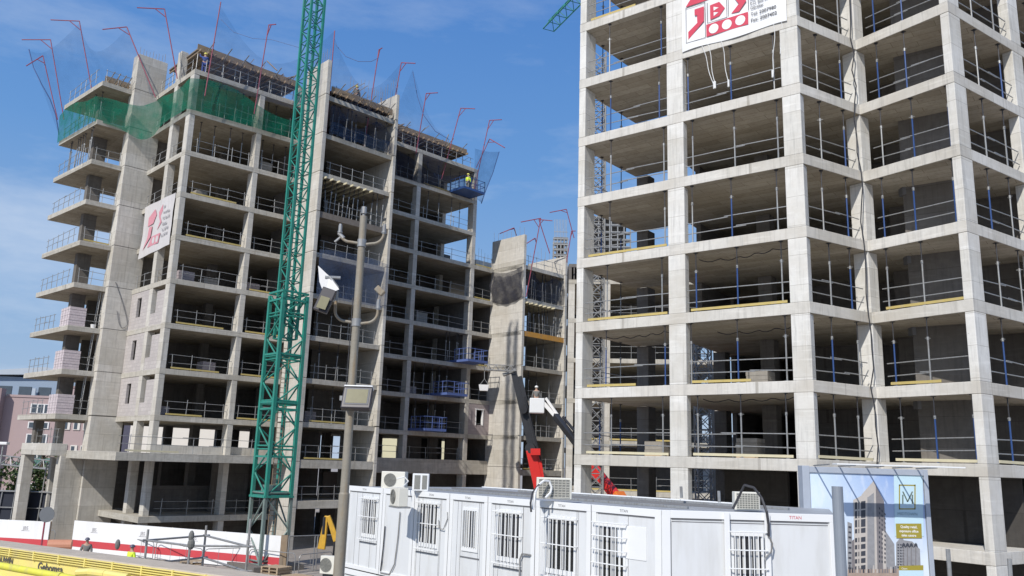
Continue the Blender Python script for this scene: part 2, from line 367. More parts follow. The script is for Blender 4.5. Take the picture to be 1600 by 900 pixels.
for l in range(-1,8):
    fl=8-l; z=RZ(l); h=RZ(l-1)-.48-z
    for (bn,a,b,pp,k) in bays:
        d=(b-a).normalized(); n=Vector((d.y,-d.x)); ai=a-n*.16; bi=b-n*.16
        toe=None
        if (l in (5,6) and bn in("second","fourth","leftmost")) or (l==7) or (l==4 and bn in('leftmost',)) or (l==0 and bn=='leftmost'): toe=(YELB if l<7 else PALEB, random.choice([.98,.98,.62]) )
        rail_bay(ai,bi,z,f"scaffold-tube guardrail across the {bn} bay from left, {ORD[fl]} floor of right tower","guardrails on the right tower",toe,posth=0,h=(.46,.98),rr=.024)
        mesh=MB()
        for j,f in enumerate(pp):
            f2=f+random.uniform(-.04,.04); p=ai+(bi-ai)*f2+n*.03
            c=random.choice(['blue','grey','grey']) if not(bn in('fourth',) and j!=0) else random.choice(['blue','blue','grey'])
            prop(p.x,p.y,z,c,f"{c} steel prop, {posn[len(pp)][j]} of the {bn} bay from left, {ORD[fl]} floor of right tower",h)
        if bn=='leftmost':
            # side facade rail and props
            sd=(Q0-P[0]).normalized(); sa=P[0]+sd*1.1; sb=Q0-sd*.2; sn=Vector((sd.y,-sd.x))
            rail_bay(sa+sn*.15,sb+sn*.15,z,f"scaffold-tube guardrail along the left end edge, {ORD[fl]} floor of right tower","guardrails on the right tower",None,posth=0,h=(.46,.98),rr=.022)
            for j,f in enumerate((.18,.62)):
                p=sa+(sb-sa)*f+sn*.2; c=random.choice(['blue','grey'])
                prop(p.x,p.y,z,c,f"{c} steel prop, {['front','rear'][j]} one along left end edge, {ORD[fl]} floor of right tower",h)
# cable hanging down the re-entrant column
mb=MB(); c=P[2]+Vector((-.30,-.28)); pts=[]
z=34
while z>6.5:
    pts.append(Vector((c.x+random.uniform(-.1,.1),c.y+random.uniform(-.05,.02),z))); z-=.8
mb.tube(pts,.028,5)
tag(mesh_obj("cable",mb,CABLE),"thin dark cable hanging down the inner corner column of the right tower","cable")
# lighting cables slung under the soffits
for i,(a0,a1,b,l) in enumerate(((5.9,11.2,1.6,7),(6.2,10.8,2.6,6),(6,10.5,1.2,5),(.8,5,1.5,6))):
    z=RZ(l-1)-.52; pts=[]
    for k in range(25):
        f=k/24; x,y=Lf(a0+(a1-a0)*f,b+.3*math.sin(f*5)); pts.append(Vector((x,y,z-.13*abs(math.sin(f*math.pi*5)))))
    tag(mesh_obj("cable",MB().tube(pts,.022,5),CABLE),f"black cable slung in loops under the ceiling, {ORD[8-l]} floor, {'leftmost' if a0<1 else 'second'} bay of right tower","cable")
for i,(a,b,l) in enumerate(((8.2,2.6,6),(9.6,3.4,3),(2.6,3.0,5),(7.4,3.2,7),(3.2,2.4,7))):
    x,y=Lf(a,b); t=thing("block_pallet",f"small stack of blocks on a pallet on the {ORD[8-l]} floor of right tower, {'leftmost' if a<5 else 'second'} bay","block stack",(x,y,RZ(l)),"block pallets inside the right tower")
    m=MB()
    for r in range(3+i%2): m.box(a-.5+.02*(r%2),a+.5,b-.45,b+.45,RZ(l)+.12+r*.2,RZ(l)+.31+r*.2,Lf)
    mesh_obj("blocks",m,CONM,t); m=MB()
    for q in (-.38,0,.38): m.box(a-.5,a+.5,b+q-.06,b+q+.06,RZ(l)+.004,RZ(l)+.115,Lf)
    mesh_obj("pallet_base",m,PALW,t)
# ---- banner on right tower
def Ab(a,z,off=.03): p=P[0]+Adir*a+An*off; return Vector((p.x,p.y,z))
BN=thing("banner","large white vinyl banner with red builder logo and phone number on the right tower","banner",Ab(5.9,25.9))
def ban(u,v): 
    s=1+.0*u
    return Ab(5.9+5.05*u, 25.86+3.55*v+ .05*math.sin(u*9)*(1-v), .05+.018*math.sin(u*14+v*5)+.012*math.sin(v*11))
mesh_obj("sheet",MB().grid(ban,40,20),BANN,BN,smooth=True)
def poly(pts,off,mat,name,fn=Ab,parent=None,thick=.006):
    n=len(pts); mb=MB(); mb.add([fn(a,z,off) for a,z in pts]+[fn(a,z,off-thick) for a,z in pts],[tuple(range(n)),tuple(range(2*n-1,n-1,-1))]); 
    return mesh_obj(name,mb,mat,parent)
o_=.088
poly([(6.58,27.87),(7.06,27.87),(7.04,27.12),(6.24,26.4),(6.24,26.8),(6.71,27.13),(6.70,27.55),(6.58,27.55)],o_,BANR,"logo_letter",parent=BN)
poly([(7.37,27.82),(7.83,27.85),(8.10,27.44),(7.82,27.12),(7.37,27.08)],o_,BANR,"logo_letter",parent=BN)
poly([(7.55,27.68),(7.80,27.56),(7.55,27.48)],o_+.01,BANN,"logo_letter",parent=BN); poly([(7.55,27.40),(7.78,27.32),(7.55,27.2)],o_+.01,BANN,"logo_letter",parent=BN)
poly([(8.42,28.02),(9.0,28.02),(9.13,27.45),(8.78,27.03),(8.40,27.05),(8.78,27.42),(8.62,27.7)],o_,BANR,"logo_letter",parent=BN)
poly([(6.12,28.14),(9.22,28.14),(8.75,28.75),(7.65,29.2),(6.6,28.75)],o_,BANR,"logo_roof",parent=BN)
poly([(7.16,26.26),(9.2,26.26),(9.2,26.88),(7.16,26.88)],o_,BANR,"logo_base",parent=BN)
for cx in (7.53,8.18,8.83):
    poly([(cx+.24*math.cos(i*math.pi/8),26.57+.24*math.sin(i*math.pi/8)) for i in range(16)],o_+.01,BANN,"logo_disc",parent=BN)
for a0,a1,z0,z1 in [(6.12,6.14,26.26,28.1),(7.10,7.12,26.26,28.1),(7.22,7.24,26.95,28.0),(8.18,8.2,26.95,28.0),(8.26,8.28,26.95,28.0),(9.22,9.24,26.95,28.1),(6.12,7.1,26.24,26.26),(6.12,7.1,28.06,28.08),(7.22,8.2,26.93,26.95)]:
    poly([(a0,z0),(a1,z0),(a1,z1),(a0,z1)],o_,INK,"panel_line",parent=BN)
AX=Vector((Adir.x,Adir.y,0)); UZ=Vector((0,0,1))
for txt,a,z,sz in [("Fax: 2007402",9.32,26.32,.225),("Tel: 2007980",9.32,26.62,.225),("Gibraltar",9.32,26.95,.17),("P.O. Box 695,",9.32,27.18,.17),("North Mole",9.32,27.41,.17)]:
    text_mesh("lettering",txt,sz,Ab(a,z,o_+.01),AX,UZ,INK,BN,sx=1.0,bold=.003)
# ropes below banner
for i,(a0,z0,a1,z1) in enumerate([(6.9,25.9,7.45,23.6),(7.2,25.9,7.5,23.6),(7.85,25.9,8.15,23.5),(10.35,25.9,10.2,23.4),(10.7,25.9,10.55,24.4)]):
    mb=MB().tube([Ab(a0+(a1-a0)*k/8+.04*math.sin(k),z0+(z1-z0)*k/8,.04-.1*math.sin(k*.4)) for k in range(9)],.016,5)
    if z1<24: mb.bar(Ab(a1,z1,.0),Ab(a1,z1+.35,.0),.045)
    tag(mesh_obj("rope",mb,WCABLE),f"pale rope hanging under the large banner, {['first','second','third','fourth','fifth'][i]} from the left","rope","ropes hanging below the large banner")
# ================================================================== LEFT BUILDING
LB=thing("concrete_frame_block","long unfinished concrete block at left, with stacked cantilever balconies and green net","building under construction",L3(0,0,0))
main=[(-4.0,-7.5),(-.01,-7.5),(0,0),(5.4,.35),(9.1,.5),(15.9,.3),(16,0),(28.7,0),(28.7,-14),(3.5,-14),(3.5,-14.8),(-4.5,-14.8)]
main=[(-4.0,-7.5),(0,-7.5),(0,0),(5.4,.35),(9.2,.6),(9.3,.6),(9.3,3.55),(15.75,3.55),(15.75,0),(28.7,0)]
for l in range(10,19):
    if l>=13: m=main+[(31.3,0),(31.3,3.9),(37.2,3.9),(37.2,-12),(28.7,-12),(28.7,-14)]
    else: m=main+[(28.7,-14)]
    m=m+[(3.5,-14),(3.5,-14.9),(-4.5,-14.9)]
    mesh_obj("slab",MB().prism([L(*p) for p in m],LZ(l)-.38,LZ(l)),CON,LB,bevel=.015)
def lcol(s0,s1,t0,t1,zs,mat=CONL,name="column",bev=.02):
    mb=MB()
    for a,b in zs: mb.box(s0,s1,t0,t1,a,b,L)
    return mesh_obj(name,mb,mat,LB,bevel=bev)
def storeys(l0,l1,low=(( .0,1.85),(2.25,5.85),(6.4,8.57))):
    # from level l0(top) to 18 then lower zones
    z=[(LZ(l),LZ(l-1)-.38) for l in range(l1,l0,-1)]
    return list(low)+z if low else z
full=storeys(10,18); full13=storeys(13,18)
topst=[(LZ(10),LZ(10)+1.3)]
lcol(.004,.42,-.70,-.004,full)                       # corner column
lcol(5.2,5.62,-.45,.33,full)
lcol(.004,.55,-3.55,-2.95,full+[(LZ(10),LZ(10)+2.5)])
lcol(21.3,21.75,-.65,-.004,full)
lcol(28.25,28.7,-.8,-.004,full)
lcol(28.2,28.65,-5.2,-4.6,full); lcol(28.2,28.65,-10,-9.4,full)
for s in (5.2,11,17,22.5):
    lcol(s,s+.6,-6,-5.4,full,COND); lcol(s,s+.6,-11,-10.4,full,COND); lcol(s,s+.5,-13.9,-13.4,full,COND)
# left wing
lcol(-3.2,-2.2,-10.9,-10.3,storeys(10,18,low=()),COND); lcol(-2.0,-1.4,-14.2,-13.6,storeys(10,18,low=((0,5.85),(6.4,8.57))),CONL)
lcol(-3.9,-3.2,-14.7,-13.8,((0,6.0),),CONL); lcol(-3.6,-3.0,-13.9,-13.3,((6.9,8.57),),COND)
lcol(2.5,3.1,-14.3,-13.7,storeys(10,18),COND)
mesh_obj("beam",MB().box(-3.95,-2.9,-14.75,-7.55,6.0,6.85,L),CONL,LB,bevel=.02)
# big pier at the side of the corner
lcol(-1.75,.55,-8.1,-7.0,[(0,5.9),(5.93,8.9)]+[(LZ(l)+.02,LZ(l-1)-.02) for l in range(18,10,-1)]+[(LZ(10)+.02,LZ(10)+3.0)],CONL,"pier_wall",.02)
lcol(-1.745,.545,-8.095,-7.005,[(LZ(l)-.02,LZ(l)+.02) for l in range(18,9,-1)],COND,"pour_joint",0)
lcol(-3.3,-1.76,-8.2,-7.3,[(0,6.0)],CONL,"pier_wall")
# module walls
lw=lambda top:[(0,2.9),(2.93,6.1)]+[(6.13,8.9)]+[(LZ(l)+.02,LZ(l-1)-.02) for l in range(18,top,-1)]
lcol(8.95,9.28,.6,3.75,lw(10)+[(LZ(10)+.02,LZ(10)+2.9)],CONL,"shear_wall")
lcol(9.28,9.5,-3.5,3.3,storeys(10,18),COND,"inner_wall",0)  # darkened skin on the pale wall's shaded side, shade put into colour
lcol(9.28,11.6,-3.7,-3.5,storeys(10,18),COND,"inner_wall",0)
lcol(15.76,16.05,-1.2,3.75,lw(10)+[(LZ(10)+.02,LZ(10)+2.3)],CONL,"shear_wall")
lcol(31.3,31.62,-.4,4.05,lw(13)+[(LZ(13)+.02,LZ(13)+2.9)],CONL,"shear_wall")
lcol(31.62,31.8,-3.5,3.6,storeys(13,18),COND,"inner_wall",0)  # same darkened skin for the shaded side of the far wall
lcol(37.2,37.5,-1.2,4.05,lw(13)+[(LZ(13)+.02,LZ(13)+1.9)],CONL,"shear_wall")
lcol(28.72,31.29,-7.0,-6.75,[(LZ(13)+.02,LZ(13)+2.5)]+full13,COND,"dark_inner_wall",0)
lcol(31.63,37.2,-3.4,-3.1,[(LZ(13)+.02,LZ(13)+1.6)],CONL,"parapet_wall",0)
lcol(9.3,12.6,-1.5,-1.2,[(LZ(10)+.02,LZ(10)+2.3)],CONL,"parapet_wall",0)
lcol(12.0,15.7,1.9,2.1,[(LZ(10)+.02,LZ(10)+1.2)],CONL,"parapet_wall",0)
# starter bars
sb=MB()
def starters(s0,s1,t0,t1,z,n,h):
    for i in range(n):
        f=i/(n-1); x,y=L(s0+(s1-s0)*f,t0+(t1-t0)*f); sb.bar((x,y,z-.1),(x+random.uniform(-.05,.05),y,z+h*random.uniform(.7,1.1)),.014,4)
starters(9.1,9.1,.8,3.6,LZ(10)+2.9,9,1.2); starters(15.9,15.9,-1,3.6,LZ(10)+2.3,14,1.6); starters(31.45,31.45,-.3,3.9,LZ(13)+2.9,8,.9)
starters(37.3,37.3,-1,3.9,LZ(13)+1.9,10,1.3); starters(-1.6,.4,-7.3,-7.3,LZ(10)+3.0,9,.8); starters(12.2,15.4,2,2,LZ(10)+1.2,10,2.2); starters(32,37,-3.2,-3.2,LZ(13)+1.6,12,1.2)
mesh_obj("starter_bars",sb,TIMB,LB)
# inner walls added to keep the floors dark and block the sky
cw=[]
for l in range(18,10,-1): cw.append((LZ(l),LZ(l-1)-.38))
lcol(2.2,2.45,-7,-1.9,cw[:],COND,"dark_inner_wall",0)if False else None
lcol(.6,8.8,-7.6,-7.4,cw,COND,"dark_inner_wall",0)
lcol(9.6,27.9,-7.6,-7.4,cw,COND,"dark_inner_wall",0)
lcol(28.3,28.55,-13.9,-5.4,cw,COND,"dark_inner_wall",0); lcol(28.3,28.55,-4.55,-.85,[(LZ(l),LZ(l-1)-.38) for l in (18,17,16,15)],COND,"dark_inner_wall",0)
lcol(17.5,20.5,-4.0,-3.8,cw,COND,"dark_inner_wall",0); lcol(12.4,15.7,-1.2,-1.0,cw,COND,"dark_inner_wall",0)
lcol(.2,.5,-13.6,-7.6,cw,COND,"dark_inner_wall",0)
lcol(31.81,37.19,-3.7,-3.5,full13,COND,"dark_inner_wall",0)
lcol(1.6,1.8,-13.0,-7.62,[(LZ(l),LZ(l-1)-.38) for l in (18,17,16)],COND,"dark_inner_wall",0); lcol(-1.4,1.6,-12.6,-12.4,[(LZ(l),LZ(l-1)-.38) for l in (18,17,16)],COND,"dark_inner_wall",0)
# low levels: podium, lower floors
mesh_obj("slab",MB().prism([L(*p) for p in [(-3.1,2.5),(9.0,2.6),(9.0,-14),(3.5,-14),(-3.1,-6.9)]],5.86,6.4),CON,LB,bevel=.02)
mesh_obj("beam",MB().box(0,9.0,-.4,.0,6.404,6.95,L),CONL,LB)
mesh_obj("slab",MB().prism([L(*p) for p in [(-.4,.4),(9.0,.4),(9.0,-9),(-.4,-9)]],1.85,2.25),CON,LB)
for a,b in ((2.9,3.35),(5.75,6.25)):
    mesh_obj("slab",MB().box(9.3,15.75,-8,3.7,a-.1,b,L),CON,LB)
mesh_obj("beam",MB().box(16.06,31.28,-.45,.02,5.35,6.6,L),CON,LB,bevel=.02)
mesh_obj("slab",MB().box(16.06,37.2,-12,-.46,6.0,6.4,L),CON,LB)
mesh_obj("slab",MB().box(31.63,37.2,-.3,4.0,5.4,5.9,L),CON,LB)
mesh_obj("slab",MB().box(16.06,37.2,-10,-.2,2.6,3.0,L),CON,LB)
lcol(-1.5,15,-13.6,-13.4,[(.01,5.84)],COND,"added_back_wall",0); lcol(1.0,8.8,-4.2,-4.0,[(2.25,4.1)],COND,"inner_wall",0); lcol(5.9,8.8,-3.0,-2.8,[(2.25,5.85)],COND,"inner_wall",0); lcol(.8,8.8,-2.2,-2.0,[(0,1.85)],COND,"inner_wall",0)  # back wall added so the openings under the podium stay dark
lcol(9.3,15.7,-4.2,-4.0,[(0,8.5)],COND,"inner_wall",0); lcol(16.1,31,-4,-3.8,[(0,5.3)],COND,"inner_wall",0); lcol(31.63,37.19,-3.3,-3.1,[(.01,8.5)],COND,"inner_wall",0)
lcol(9.29,9.45,-3,3.2,[(0,2.8),(3.35,5.65),(6.25,8.57)],COND,"inner_wall",0)
lcol(17.6,18.2,-3.6,-3.4,[(6.4,8.57)],COND,"inner_wall",0);lcol(20.0,21.2,-3.6,-3.4,[(6.4,8.57)],COND,"inner_wall",0);lcol(24.3,26.0,-3.6,-3.4,[(6.4,8.57)],COND,"inner_wall",0);lcol(27.0,28.0,-3.6,-3.4,[(6.4,8.57)],COND,"inner_wall",0);lcol(29,31.2,-3.6,-3.4,[(6.4,8.57)],COND,"inner_wall",0)
# brick infill panels
mb=MB()
for l in (17,16,15):
    z0=LZ(l+1)if False else LZ(l); 
for l in (18,17,16):
    z0=LZ(l);z1=LZ(l-1)-.38
    # bay 1: between corner column and next column, opening on the far half
    mb.box(.03,.22,-2.1,-.72,z0,z1-.35,L); mb.box(.03,.22,-2.94,-2.1,z0,z0+.9,L)
    mb.box(.03,.22,-6.98,-3.56,z0,z0+.9,L); mb.box(.03,.22,-6.98,-5.7,z0+.9,z1-.001,L); mb.box(.03,.22,-4.9,-3.56,z0+.9,z1-.001,L); mb.box(.03,.22,-5.7,-4.9,z1-.45,z1-.001,L)
mesh_obj("block_infill",mb,BLK_N,LB)
mb=MB(); z0=LZ(18);z1=LZ(17)-.38
mb.box(28.71,29.6,-.2,-.02,z0,z1,L); mb.box(30.5,31.29,-.2,-.02,z0,z1,L); mb.box(29.6,30.5,-.2,-.02,z0,z0+.9,L); mb.box(29.6,30.5,-.2,-.02,z1-.5,z1,L)
mesh_obj("block_infill",mb,BLK_U,LB)
fr=MB()
fr.box(29.56,29.64,-.22,.03,z0+.86,z1-.46,L); fr.box(30.46,30.54,-.22,.03,z0+.86,z1-.46,L); fr.box(29.5,30.6,-.22,.03,z1-.52,z1-.42,L)
mesh_obj("window_frame",fr,WHT,LB)
# orange formwork edge beams + joists at the modules
lcol(31.63,37.19,3.92,4.0,[(LZ(15)-.42,LZ(15)+.05)],ORANG,"edge_form",0)
lcol(9.3,15.74,3.57,3.65,[(LZ(13)-.45,LZ(13)+.02)],PLY,"edge_form",0)
for (s0,s1,t,l) in ((9.5,15.6,3.4,12),(31.8,37,3.75,14)):
    s=s0
    while s<s1-1.4:
        a=L3(s,-1,LZ(l)-.46); b=L3(s,t+.55,LZ(l)-.46); mesh_obj("joist",MB().bar(a,b,.07,w=.05),PALEB,LB); s+=.62
# ---- guardrails of the left block
GL="guardrails on the left block"
def lrail(s0,t0,s1,t1,z,where,fl,toe=None,sp=1.6):
    rail_bay(L(s0,t0),L(s1,t1),z,f"scaffold-tube guardrail {where}, {fl} floor of left block",GL,toe,sp=sp)
for l in range(10,19):
    fl=ORD[20-l] if 20-l<len(ORD) else "top"; z=LZ(l)
    ty=(YELB,random.choice([.95,.6,.8])) if l in (13,14,16,17,18) else None
    lrail(.6,-.12,5.1,.18,z,"in the first bay right of the corner column",fl,ty)
    lrail(5.75,.2,8.8,.42,z,"in the second bay, beside the green crane",fl,(YELB,.9) if l in(16,17,18,15) else None)
    lrail(9.7,3.4,15.6,3.4,z,"on the projecting bay behind the lamp post",fl,(YELB,.7) if l in (18,) else None,1.3)
    lrail(16.2,-.15,21.2,-.15,z,"in narrow shaded bay right of projecting bay",fl)
    lrail(21.9,-.15,28.1,-.15,z,"in the wide bay left of the end column",fl,(YELB,.6) if l in (18,11) else None,1.9)
    if l<=15:
        lrail(.15,-.8,.15,-2.9,z,"beside the corner column on the side face",fl); lrail(.15,-3.6,.15,-6.8,z,"next to the big pier on the side face",fl)
    if l>=13:
        lrail(28.8,-.15,31.2,-.15,z,"in the short bay before the tall pale wall",fl,(YELB,.9) if l in (13,14,16) else None,1.2)
        lrail(31.9,3.75,37.0,3.75,z,"on far projecting bay by tall pale wall",fl,None,1.3)
    if l<=15:
        lrail(-3.8,-7.7,-1.8,-7.7,z,"on the front edge of the cantilever balcony",fl,(YELB,.95) if l in(14,) else None,1.0)
        lrail(-4.2,-8.0,-4.35,-14.6,z,"on the long side edge of the cantilever balcony",fl,None,1.3)
    else:
        lrail(-4.25,-9.8,-4.35,-14.6,z,"on the far half of the cantilever balcony edge",fl,None,1.3)
        lrail(-2.9,-7.7,-1.8,-7.7,z,"on balcony between pale blocks and pier",fl,None,1.0)
rail_bay(L(-3,2.35),L(8.9,2.45),6.4,"long scaffold-tube guardrail along the podium edge of the left block",GL,(PALEB,.33),sp=2.2)
rail_bay(L(9.4,3.55),L(15.6,3.55),6.25,"scaffold-tube guardrail on the podium level of the projecting bay",GL,(YELB,.7),sp=1.3)
rail_bay(L(9.4,3.55),L(15.6,3.55),3.35,"scaffold-tube guardrail on the lowest floor of the projecting bay",GL,None,sp=1.6)
rail_bay(L(31.8,3.8),L(37,3.8),5.9,"scaffold-tube guardrail low on the far projecting bay beside the red boom",GL,(YELB,.6),sp=1.5)
rail_bay(L(16.2,-.3),L(21.2,-.3),6.6,"scaffold-tube guardrail above the deep beam, narrow shaded bay",GL,None,posth=1,sp=2)
rail_bay(L(21.9,-.3),L(28.1,-.3),6.6,"scaffold-tube guardrail above the deep beam, wide bay with bright openings",GL,None,sp=2)
rail_bay(L(-3.4,-8),L(-3.4,-13.6),6.86,"scaffold-tube guardrail on the low beam between leftmost column and pier",GL,None,sp=2)
rail_bay(L(.6,.2),L(8.8,.2),2.25,"scaffold-tube guardrail on the lowest slab under the podium",GL,None,sp=2.3)
# ---- props in left block
random.seed(11)
def lprops(s0,s1,t0,t1,l,n,where,h=2.82,lean=.05,zz=None):
    for i in range(n):
        f=(i+.5)/n; s=s0+(s1-s0)*f+random.uniform(-.1,.1); t=t0+(t1-t0)*f+random.uniform(-.3,.3); x,y=L(s,t)
        z=LZ(l) if zz is None else zz
        prop(x,y,z,'grey',f"grey steel prop, {['first','second','third','fourth','fifth','sixth','seventh','eighth','ninth','tenth','eleventh','twelfth'][i]} from left {where}",h,(random.uniform(-lean,lean),random.uniform(-lean,lean),random.uniform(0,3)))
lprops(9.8,15.5,3.0,3.0,11,9,"under the top deck behind the lamp post"); lprops(9.8,15.5,3.1,3.1,13,11,"in the densely propped bay above the lamp post top",lean=.08)
lprops(9.9,15.5,2.2,2.2,16,4,"on sixth-from-top floor behind lamp post",lean=.03); lprops(9.9,14.5,2.8,2.8,18,3,"on second floor behind the lamp post",lean=.03); lprops(9.9,14.5,2.8,2.8,17,3,"on third floor behind the lamp post",lean=.03)
lprops(32,37,3.5,3.5,14,12,"in the upper propped far bay",lean=.08); lprops(32,37,3.5,3.5,15,11,"above the orange beam of the far bay",lean=.08); lprops(32,37,3.4,3.4,16,4,"under the orange beam of the far bay",lean=.03)
lprops(32,36.5,3.4,3.4,17,3,"on third floor of the far bay",lean=.03); lprops(32,36.5,3.4,3.4,18,3,"on second floor of the far bay",lean=.03)
lprops(.9,5,-.6,-.4,11,7,"behind the green net, first bay",lean=.02); lprops(5.9,8.7,-.6,-.4,11,3,"behind the green net, second bay",lean=.02)
lprops(.9,5,-.7,-.5,12,4,"under the green net, first bay",lean=.02); lprops(5.9,8.7,-.7,-.5,12,3,"under the green net, second bay",lean=.02)
lprops(-3.9,-3.9,-8.2,-14,12,8,"along the balcony edge under the green net",lean=.02); lprops(-3.6,-3.6,-8.4,-13.5,11,5,"along the balcony edge behind the green net",lean=.03)
lprops(22.2,28,-.7,-.7,12,4,"in the wide bay on eighth floor",lean=.03); lprops(16.5,28,-1,-1,11,9,"below the far roof slab",lean=.04)
lprops(22.2,27,-.6,-.6,17,5,"beside the middle loading platform",lean=.02); lprops(22.2,27,-.6,-.6,18,4,"beside the lowest loading platform",lean=.02); lprops(25.6,28,-.5,-.5,16,4,"beside the upper loading platform",lean=.02)
# ---- formwork decks on the roof
def deck(s0,s1,t0,t1,z,zb,label,nprops,joist=.6):
    t=thing("formwork_deck",label,"formwork",L3((s0+s1)/2,(t0+t1)/2,zb))
    mesh_obj("deck_sheet",MB().box(s0,s1,t0,t1,z,z+.1,L),PLY,t)
    jb=MB(); s=s0+.1
    while s<s1: jb.box(s,s+.08,t0-.15,t1+.35,z-.18,z-.004,L); s+=joist
    mesh_obj("joists",jb,TIMB,t)
    mesh_obj("edge_board",MB().box(s0-.05,s1+.05,t1+.004,t1+.06,z-.1,z+.42,L),TIMB,t)
    pb=MB()
    for i in range(nprops):
        for tt in (t1-.25,t0+.5):
            s=s0+.2+(s1-s0-.4)*i/(nprops-1)+random.uniform(-.1,.1)
            pb.bar(L3(s,tt,zb+.004),L3(s+random.uniform(-.06,.06),tt,z-.18),.035)
            if i%2: pb.bar(L3(s,tt,zb+.8),L3(s+.8,tt,zb+1.4),.02)
    mesh_obj("support_props",pb,STEEL,t)
    pr=MB()
    for i in range(6):
        s=s0+(s1-s0)*(i+.5)/6; pr.bar(L3(s,t1-.1,z-.1),L3(s+.1,t1+1.0,z+.55),.04)
    mesh_obj("bracket_tubes",pr,STEEL,t)
    return t
deck(.4,8.9,-6.2,-.9,LZ(10)+2.05,LZ(10),"brown plywood formwork deck on props above the corner of left block",9)
deck(9.6,15.5,-.8,3.5,LZ(10)+.45,LZ(10),"half-built formwork deck between two pale walls, top of left block",7)
deck(17.2,27.6,-8.0,-.7,LZ(10)+1.55,LZ(10),"long dark formwork deck on short props, far roof of left block",12)
deck(-3.6,-1.0,-14.2,-8.2,LZ(10)+.35,LZ(10),"low formwork deck on the topmost cantilever balcony",4)
for nm,pp in (("in front of the roof formwork near the corner",(.3,-.15,8.8,.4)),("along the far roof edge of left block",(16.3,-.2,28.4,-.2))):
    pass
# rebar bundle sticking out over module
mb=MB()
for i in range(16):
    mb.bar(L3(15.9,-.5+.0*i,LZ(10)-.3+random.uniform(-.5,.9)),L3(18.6+random.uniform(-.8,.3),.9+random.uniform(-.7,.7),LZ(10)+.5+random.uniform(-.3,.9)),.05)
tag(mesh_obj("timber_bundle",mb,PLY),"dark bundle of timber bearers sticking out beside the right pale roof wall","timber bundle")
# ---- material stacks inside the floors
k_=0
for (s_,t_0,l,w_) in ((1.6,-1.6,15,1.2),(3.6,-1.8,15,1.2),(6.6,-1.5,15,1.5),(1.2,-2.2,18,1.0),(4.0,-1.6,17,1.0),(22.6,-1.4,17,1.1),(27.0,-1.2,17,.9),(29.6,-1.5,16,1.0),(23.5,-1.6,15,1.3),(11.2,1.0,18,1.0),(6.8,-1.2,12,1.0),(2.2,-2.0,13,.9)):
    nm=ORD[20-l]; hh=random.choice([.6,.8,1.0]); t=thing("block_pallet",f"stack of grey blocks on a pallet inside {nm} floor of left block, {['first','second','third','fourth','fifth','sixth','seventh','eighth','ninth','tenth','eleventh','twelfth'][k_]} such stack","block stack",L3(s_,t_0,LZ(l)),"block pallets inside the left block")
    m=MB(); r=0
    while r*.2<hh: m.box(s_-w_/2+.02*(r%2),s_+w_/2-.02*(r%2),t_0-.5,t_0+.5,LZ(l)+.12+r*.2,LZ(l)+.31+r*.2,L); r+=1
    mesh_obj("blocks",m,random.choice([CONM,BLK_U]),t); m=MB()
    for q in (-.4,0,.4): m.box(s_-w_/2,s_+w_/2,t_0+q-.06,t_0+q+.06,LZ(l)+.004,LZ(l)+.115,L)
    mesh_obj("pallet_base",m,PALW,t); k_+=1
# ---- pale brick stacks on balconies
for l,w in ((16,"highest"),(17,"middle"),(18,"lowest")):
    s0=-3.98; 
    t=thing("brick_stack",f"stack of pale pinkish blocks wrapped on balcony corner, {w} of three","block stack",L3(s0,-8,LZ(l)),"pale block stacks on the balconies")
    mb=MB(); 
    for r in range(7):
        o=.012*(r%2); mb.box(s0+o,s0+1.15-o,-9.6+o,-7.62-o,LZ(l)+.005+r*.2,LZ(l)+.195+r*.2,L)
    mesh_obj("blocks",mb,BLK_S,t)
    mb=MB()
    for tt in (-9.2,-8.6,-8.0): mb.box(s0-.006,s0-.002,tt,tt+.03,LZ(l)+.01,LZ(l)+1.4,L)
    mesh_obj("straps",mb,SHAD,t)
mb=MB().bar(L3(-2.2,-7.75,LZ(16)+.01),L3(-2.2,-7.75,LZ(16)+.28),.16,12,.2)
tag(mesh_obj("bucket",mb,WHT),"small white bucket on balcony beside the highest pale block stack","bucket")
# hoist ladder strip down the pier's left edge (rubbish net) 
mb=MB(); z=LZ(15)
lad=[]
for k in range(2):
    t0=-7.75-.35*k; mb.bar(L3(-2.3-.0,t0,LZ(18)),L3(-1.95,t0,LZ(15)),.03)
n=40
for i in range(n): 
    f=i/n; s=-2.3+.35*f; mb.bar(L3(s,-7.75,LZ(18)+f*9.6),L3(s,-8.1,LZ(18)+f*9.6),.02)
tag(mesh_obj("ladder",mb,GALV),"tall narrow ladder tied against the left edge of the big pier","ladder")
pts=[L3(-1.3+1.25*math.sin(min(1,k/18)*1.9)+(.0 if k<14 else -.05*(k-14)),-6.96,LZ(15)+.4-3.4*math.sin(k/30*math.pi*.78)) for k in range(31)]
tag(mesh_obj("hose",MB().tube(pts,.022,5),SHAD),"dark hose looping down the face of the big pier","hose")
